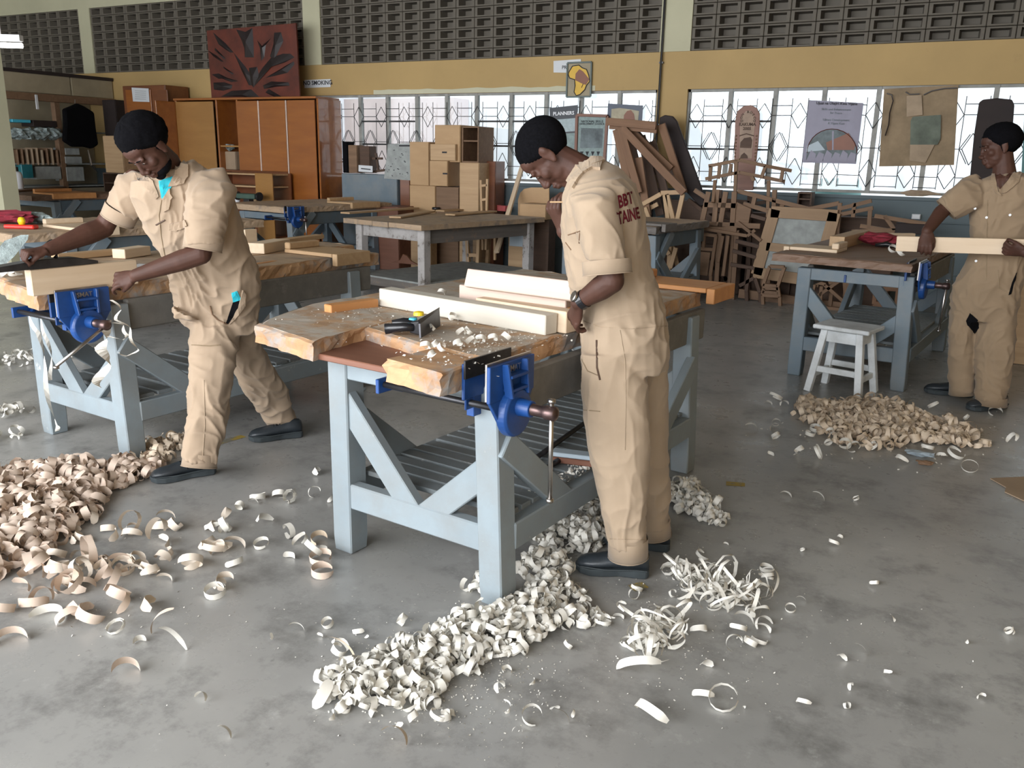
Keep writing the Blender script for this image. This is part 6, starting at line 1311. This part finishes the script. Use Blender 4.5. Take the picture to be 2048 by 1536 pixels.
# loose curls, each an object of its own
def loose(u, v, w_, r0, turns, grow, skew, tilt, az, mat, label, group=None, z=0., wav=.0, segs=16):
    c = at_z(u, v, z); mb = MB(); M = Matrix.Rotation(az, 3, 'Z') @ Matrix.Rotation(tilt, 3, 'X'); add_curl(mb, (0, 0, 0), M, w_, r0, turns, grow, skew, segs, floor_z=0, wav=wav)
    # centre it
    return put('wood_shaving', mb.mesh('wood_shaving', 0, True), mat, None, Matrix.Translation((c.x, c.y, z+.0005)), label=label, cat='wood shaving', group=group)
BIG = [(580, 1005, .016, .020, 2.2, .9, .0, .9, 0, 'shaving', 'spiral pale shaving on open floor between the two front workbenches'),
       (640, 948, .028, .035, .45, 0, 0, .6, 2.2, 'shaving', 'arched pale shaving lying near the left leg of the nearest workbench'),
       (642, 1122, .026, .040, .9, .1, 0, .1, 0, 'shaving_pink', 'upper one of two broad loops left of the nearest workbench leg'), (645, 1150, .028, .038, .9, .1, 0, .1, 1, 'shaving_pink', 'lower one of two broad loops left of the nearest workbench leg'),
       (430, 1192, .024, .032, 1.15, .2, 0, .25, .5, 'shaving', 'closed loop shaving alone on the floor below the left curls'), (325, 1218, .036, .06, .35, .2, 0, .5, 2.8, 'shaving_tan', 'broad flat shaving with a folded end, lower left'),
       (232, 1262, .010, .024, 1.6, .4, 0, .4, 0, 'shaving', 'thin round coil shaving at the lower left'), (88, 1245, .032, .06, .5, 0, 0, .15, .2, 'shaving', 'greenish white arched shaving near the left edge'),
       (280, 1290, .024, .02, .45, 0, 0, .3, 1.2, 'shaving', 'short bent pale chip below the coil shaving'), (372, 1270, .018, .11, .22, 0, 0, 1.35, 3.6, 'shaving_pink', 'long flat brownish sliver at the lower left'),
       (255, 1352, .036, .035, .5, .2, .03, .5, 1.0, 'shaving_pink', 'pinkish folded shaving in the lower left corner area'), (350, 1362, .016, .16, .18, 0, 0, 1.2, 2.2, 'shaving', 'long thin curved splinter at the bottom left'),
       (655, 1255, .018, .018, 1.3, .1, 0, .5, 0, 'shaving', 'small coiled shaving left of the white heap'), (530, 1275, .012, .03, .12, 0, 0, 1.4, 0, 'shaving', 'tiny rectangular white chip left of the heap'), (590, 1268, .016, .03, .35, 0, .02, .8, .7, 'shaving', 'twisted white bow-like chip left of the heap'),
       (650, 1345, .020, .10, .22, 0, 0, 1.1, 1.1, 'shaving_tan', 'curved translucent sliver at the left tip of the white heap'), (640, 1385, .034, .08, .18, 0, 0, 1.0, 5.2, 'shaving', 'broad white flake at the left tip of the white heap'),
       (440, 1476, .014, .03, .3, 0, 0, 1.2, .4, 'shaving', 'small white flake near the bottom edge, left'), (785, 1486, .022, .04, .4, 0, .01, 1.0, .2, 'shaving_tan', 'bent pale flake at the bottom edge below the white heap'),
       (1065, 1442, .022, .026, .8, .2, .01, .6, .4, 'shaving', 'clump-like white curl at the bottom centre'), (1115, 1445, .012, .032, .45, 0, 0, 1.0, .3, 'shaving', 'thin white arc at the bottom centre'),
       (1445, 1412, .014, .040, 1.25, .05, 0, .55, 0, 'shaving', 'round white ring shaving at the lower right'), (1422, 1350, .026, .04, .25, 0, 0, .7, 1.7, 'shaving', 'white rectangular chip above the ring shaving'), (1408, 1393, .018, .035, .4, 0, 0, .8, 3.4, 'shaving', 'white crescent between the chip and the ring'),
       (1300, 1436, .026, .05, .5, .1, .02, .9, 2.6, 'shaving', 'long ragged white curl near the bottom, right of centre'), (1580, 1223, .010, .018, 1.1, 0, 0, .5, 0, 'shaving', 'tiny white ring on the floor right of the slivers'), (1525, 1170, .012, .07, .4, 0, 0, .9, 5.4, 'shaving', 'large thin white arc at the right end of the slivers'),
       (1285, 1340, .026, .08, .35, 0, 0, .9, 3.6, 'shaving', 'broad white crescent in front of the standing worker'), (1712, 1308, .016, .03, .3, 0, 0, 1.0, 0, 'shaving', 'small white flake alone at the lower right floor'), (1688, 1336, .016, .04, .25, 0, 0, 1.0, 1.5, 'shaving', 'pale flake below the lone one at the lower right'),
       (1570, 996, .016, .03, .4, 0, 0, .8, .4, 'shaving', 'little white curl on the dark floor at right'), (1630, 1001, .016, .04, .3, 0, 0, .9, .2, 'shaving', 'pale curved flake right of the little white curl'), (1525, 884, .012, .09, .25, 0, 0, 1.3, .2, 'shaving', 'thin straight white stick-like shaving left of the tan heap'),
       (1485, 1250, .028, .035, .4, 0, .02, .7, .2, 'shaving', 'crumpled white shaving right of the scattered slivers'), (1530, 1255, .016, .035, .5, 0, 0, .8, 1, 'shaving', 'hook-shaped white shaving right of the crumpled one'), (640, 1085, .03, .03, .7, .2, .01, .4, .6, 'shaving_tan', 'curly shaving beside the foot of the nearest workbench'),
       (550, 1055, .028, .07, .3, .2, 0, .6, 2.4, 'shaving', 'long bent pale strip left of the curly cluster'), (523, 1095, .018, .030, .95, 0, 0, .3, 0, 'shaving', 'small upright white ring left of the workbench foot'), (400, 1400, .014, .02, .5, 0, 0, .9, 0, 'shaving', 'tiny bluish white fleck at the lower left'),
       (20, 1290, .034, .05, .5, 0, 0, .4, 1.0, 'shaving_pink', 'pink arched shaving at the very left edge'), (1600, 1205, .012, .02, .4, 0, 0, .9, 0, 'shaving', 'tiny chip near the white ring at right'), (1500, 860, .02, .04, .4, 0, 0, .8, 0, 'shaving', 'pale curl left of the tan heap by the glare'), (1990, 830, .02, .04, .7, 0, .01, .6, 0, 'shaving', 'pale curl beside the shoe of the right worker'),
       (1910, 915, .02, .045, .9, 0, .01, .5, 1, 'shaving', 'pale loop shaving at the right tip of the tan heap'), (1938, 942, .008, .04, 1.0, 0, 0, .6, 0, 'shaving', 'thin open ring shaving right of the tan heap')]
for a in BIG: loose(*a)
def strew(n, u0, u1, v0, v1, mat, label, group, w_=(.014, .03), r_=(.015, .04), excl=()):
    k = 0
    while k < n:
        u, v = random.uniform(u0, u1), random.uniform(v0, v1)
        if any(a < u < b_ and c < v < d for a, b_, c, d in excl): continue
        k += 1; loose(u, v, random.uniform(*w_), random.uniform(*r_), random.choice((.35, .5, .7, .9, 1.2)), random.uniform(-.2, .5), random.uniform(-.01, .02), random.gauss(.7, .35), random.uniform(0, 6.28), mat, label, group, wav=random.uniform(0, .003))
strew(46, 100, 480, 1040, 1180, 'shaving_cream', 'loose curled shaving in the field of curls between the left heap and the nearest workbench', 'loose curls left of the nearest workbench', (.022, .034), (.024, .045))
strew(26, 0, 250, 1120, 1260, 'shaving_pink', 'loose curled shaving in the field of curls below the left heap', 'loose curls below the left heap', (.026, .036), (.028, .05))
strew(16, 400, 660, 990, 1130, 'shaving', 'pale loose curl on the floor left of the nearest workbench foot', 'pale curls by the workbench foot', (.014, .026), (.018, .036))
strew(34, 620, 1150, 1240, 1480, 'shaving', 'small white curl lying loose around the white heap', 'white curls around the front heap', (.010, .022), (.010, .024))
strew(38, 1180, 1540, 1060, 1330, 'shaving', 'small white curl lying loose right of the standing worker', 'white curls right of the standing worker', (.008, .02), (.012, .03))
strew(30, 1510, 2040, 800, 930, 'shaving', 'pale curl lying loose around the tan heap', 'pale curls around the tan heap', (.014, .024), (.018, .036))
strew(16, 1450, 2040, 960, 1500, 'shaving', 'tiny pale chip lying on the dark floor at the lower right', 'tiny chips at the lower right', (.006, .014), (.008, .018))
# fine chips and dust
mb = MB()
def chips(n, u0, u1, v0, v1, s0, s1, z=0.001, pt=None):
    for _ in range(n):
        c = at_z(random.gauss((u0+u1)/2, (u1-u0)/4), random.gauss((v0+v1)/2, (v1-v0)/4), z) if pt is None else pt()
        s_ = random.uniform(s0, s1); M = rot(.35); mb.add([V(c)+M @ V(q)*s_+V((0, 0, s_*.3)) for q in ((-1, -.6, 0), (1, -.5, 0), (.8, .6, 0), (-.7, .5, 0))], [(0, 1, 2, 3)])
chips(1100, 680, 1140, 1220, 1470, .001, .0036); chips(450, 1150, 1560, 1040, 1400, .001, .0036); chips(70, 0, 600, 1000, 1450, .0015, .004); chips(60, 1300, 2048, 900, 1536, .0015, .003); chips(200, 1540, 2040, 780, 940, .003, .008)
mb.build('wood_chips', 'shaving', None, label='fine white chips and dust strewn over the floor', cat='wood chips', kind='stuff')
mb = MB(); Wm = WM[benchA]
chips(700, 0, 0, 0, 0, .0015, .006, pt=lambda: Wm @ V((random.gauss(-.2, .1), random.uniform(-.15, 1.1), .868+random.uniform(0, .003)))); chips(500, 0, 0, 0, 0, .0015, .005, pt=lambda: Wm @ V((random.uniform(-1.15, -.12), random.gauss(.25, .2)+.1, .873)))
mb.build('wood_chips', 'shaving', None, label='fine sawdust chips covering the top of the nearest workbench', cat='wood chips', kind='stuff')
mb = MB(); chips(500, 0, 0, 0, 0, .002, .006, pt=lambda: Wm @ V((random.gauss(-.09, .02), random.uniform(.3, 1.2), .305+random.uniform(0, .01)))); 
for _ in range(60): add_curl(mb, Wm @ V((random.gauss(-.07, .02), random.uniform(.45, 1.0), 0)), rot(), random.uniform(.008, .014), random.uniform(.008, .014), .6, 0, 0, 8, floor_z=.300)
mb.build('wood_chips', 'shaving', None, label='chips lying along the side rail of the nearest workbench shelf', cat='wood chips', kind='stuff')
def loose_on(u, v, z, lab, grp=None, w_=.018, r0=.016, turns=.7, mat='shaving', tilt=.8):
    return loose(u, v, w_, r0, turns, .2, .01, tilt, random.uniform(0, 6), mat, lab, grp, z=z, wav=.002)
for (u, v) in ((935, 668), (925, 672), (862, 665), (850, 700), (870, 698), (884, 702), (862, 718), (960, 686), (985, 684), (1010, 680), (905, 640), (882, 590), (945, 690), (915, 695)):
    loose_on(u, v, .874, 'small white curl on the top of the nearest workbench near the vise', 'curls on the nearest workbench top')
for (u, v) in ((15, 548), (30, 552), (5, 556), (45, 550)): loose_on(u, v, .874, 'white curl piled at the left end of the clamped board', 'curls on the left workbench top', .03, .03, .8)
for (u, v) in ((1785, 505), (1800, 512), (1810, 502), (1832, 505), (1840, 500)): loose_on(u, v, .874, 'pale curl on the right workbench top by the vise', 'curls on the right workbench top', .025, .03, .8)
# ribbons hanging from the left vise
def ribbon(name, label, pts, w_, dist, mat='shaving', wv=.012):
    P = [at_d(u, v, dist+(q[0] if q else 0)) for u, v, *q in pts]; c = P[0]; out = []
    for i in range(len(P)-1):
        for k in range(5): out.append(P[i].lerp(P[i+1], k/5))
    out.append(P[-1]); A, B = [], []; side = V((P[0].y, -P[0].x, 0)).normalized()
    for i, q in enumerate(out):
        a = i*.55; s_ = (side*cos(a*.6)+V((-side.y, side.x, 0))*sin(a*.6)).normalized(); q = q+side*wv*sin(a)-c; A.append(q-s_*w_/2); B.append(q+s_*w_/2)
    n = len(A); m = MB(); m.add(A+B, [(i, i+1, n+i+1, n+i) for i in range(n-1)]); return put(name, m.mesh(name), mat, None, Matrix.Translation(c), label=label, cat='wood shaving')
ribbon('hanging_shaving', 'long ribbon of shaving hanging from the left end of the clamped board to the floor', [(46, 588), (56, 630), (80, 665), (84, 720), (100, 790), (108, 850), (118, 862)], .022, 4.72)
ribbon('hanging_shaving', 'second ribbon of shaving hanging beside the longest one', [(82, 590), (80, 635), (98, 680), (98, 720), (106, 760)], .018, 4.74)
ribbon('hanging_shaving', 'ragged white ribbon hanging down the front leg of the left workbench', [(205, 650), (212, 680), (206, 700), (214, 730), (200, 760), (194, 775)], .05, 4.22)
ribbon('hanging_shaving', 'thin ribbon curling out right of the left vise', [(222, 600), (240, 620), (236, 640), (255, 655), (268, 680), (272, 700), (258, 712), (235, 705)], .014, 4.2)
ribbon('hanging_shaving', 'looped ribbon under the left vise handle', [(225, 645), (245, 650), (258, 670), (240, 680), (222, 672)], .018, 4.2)
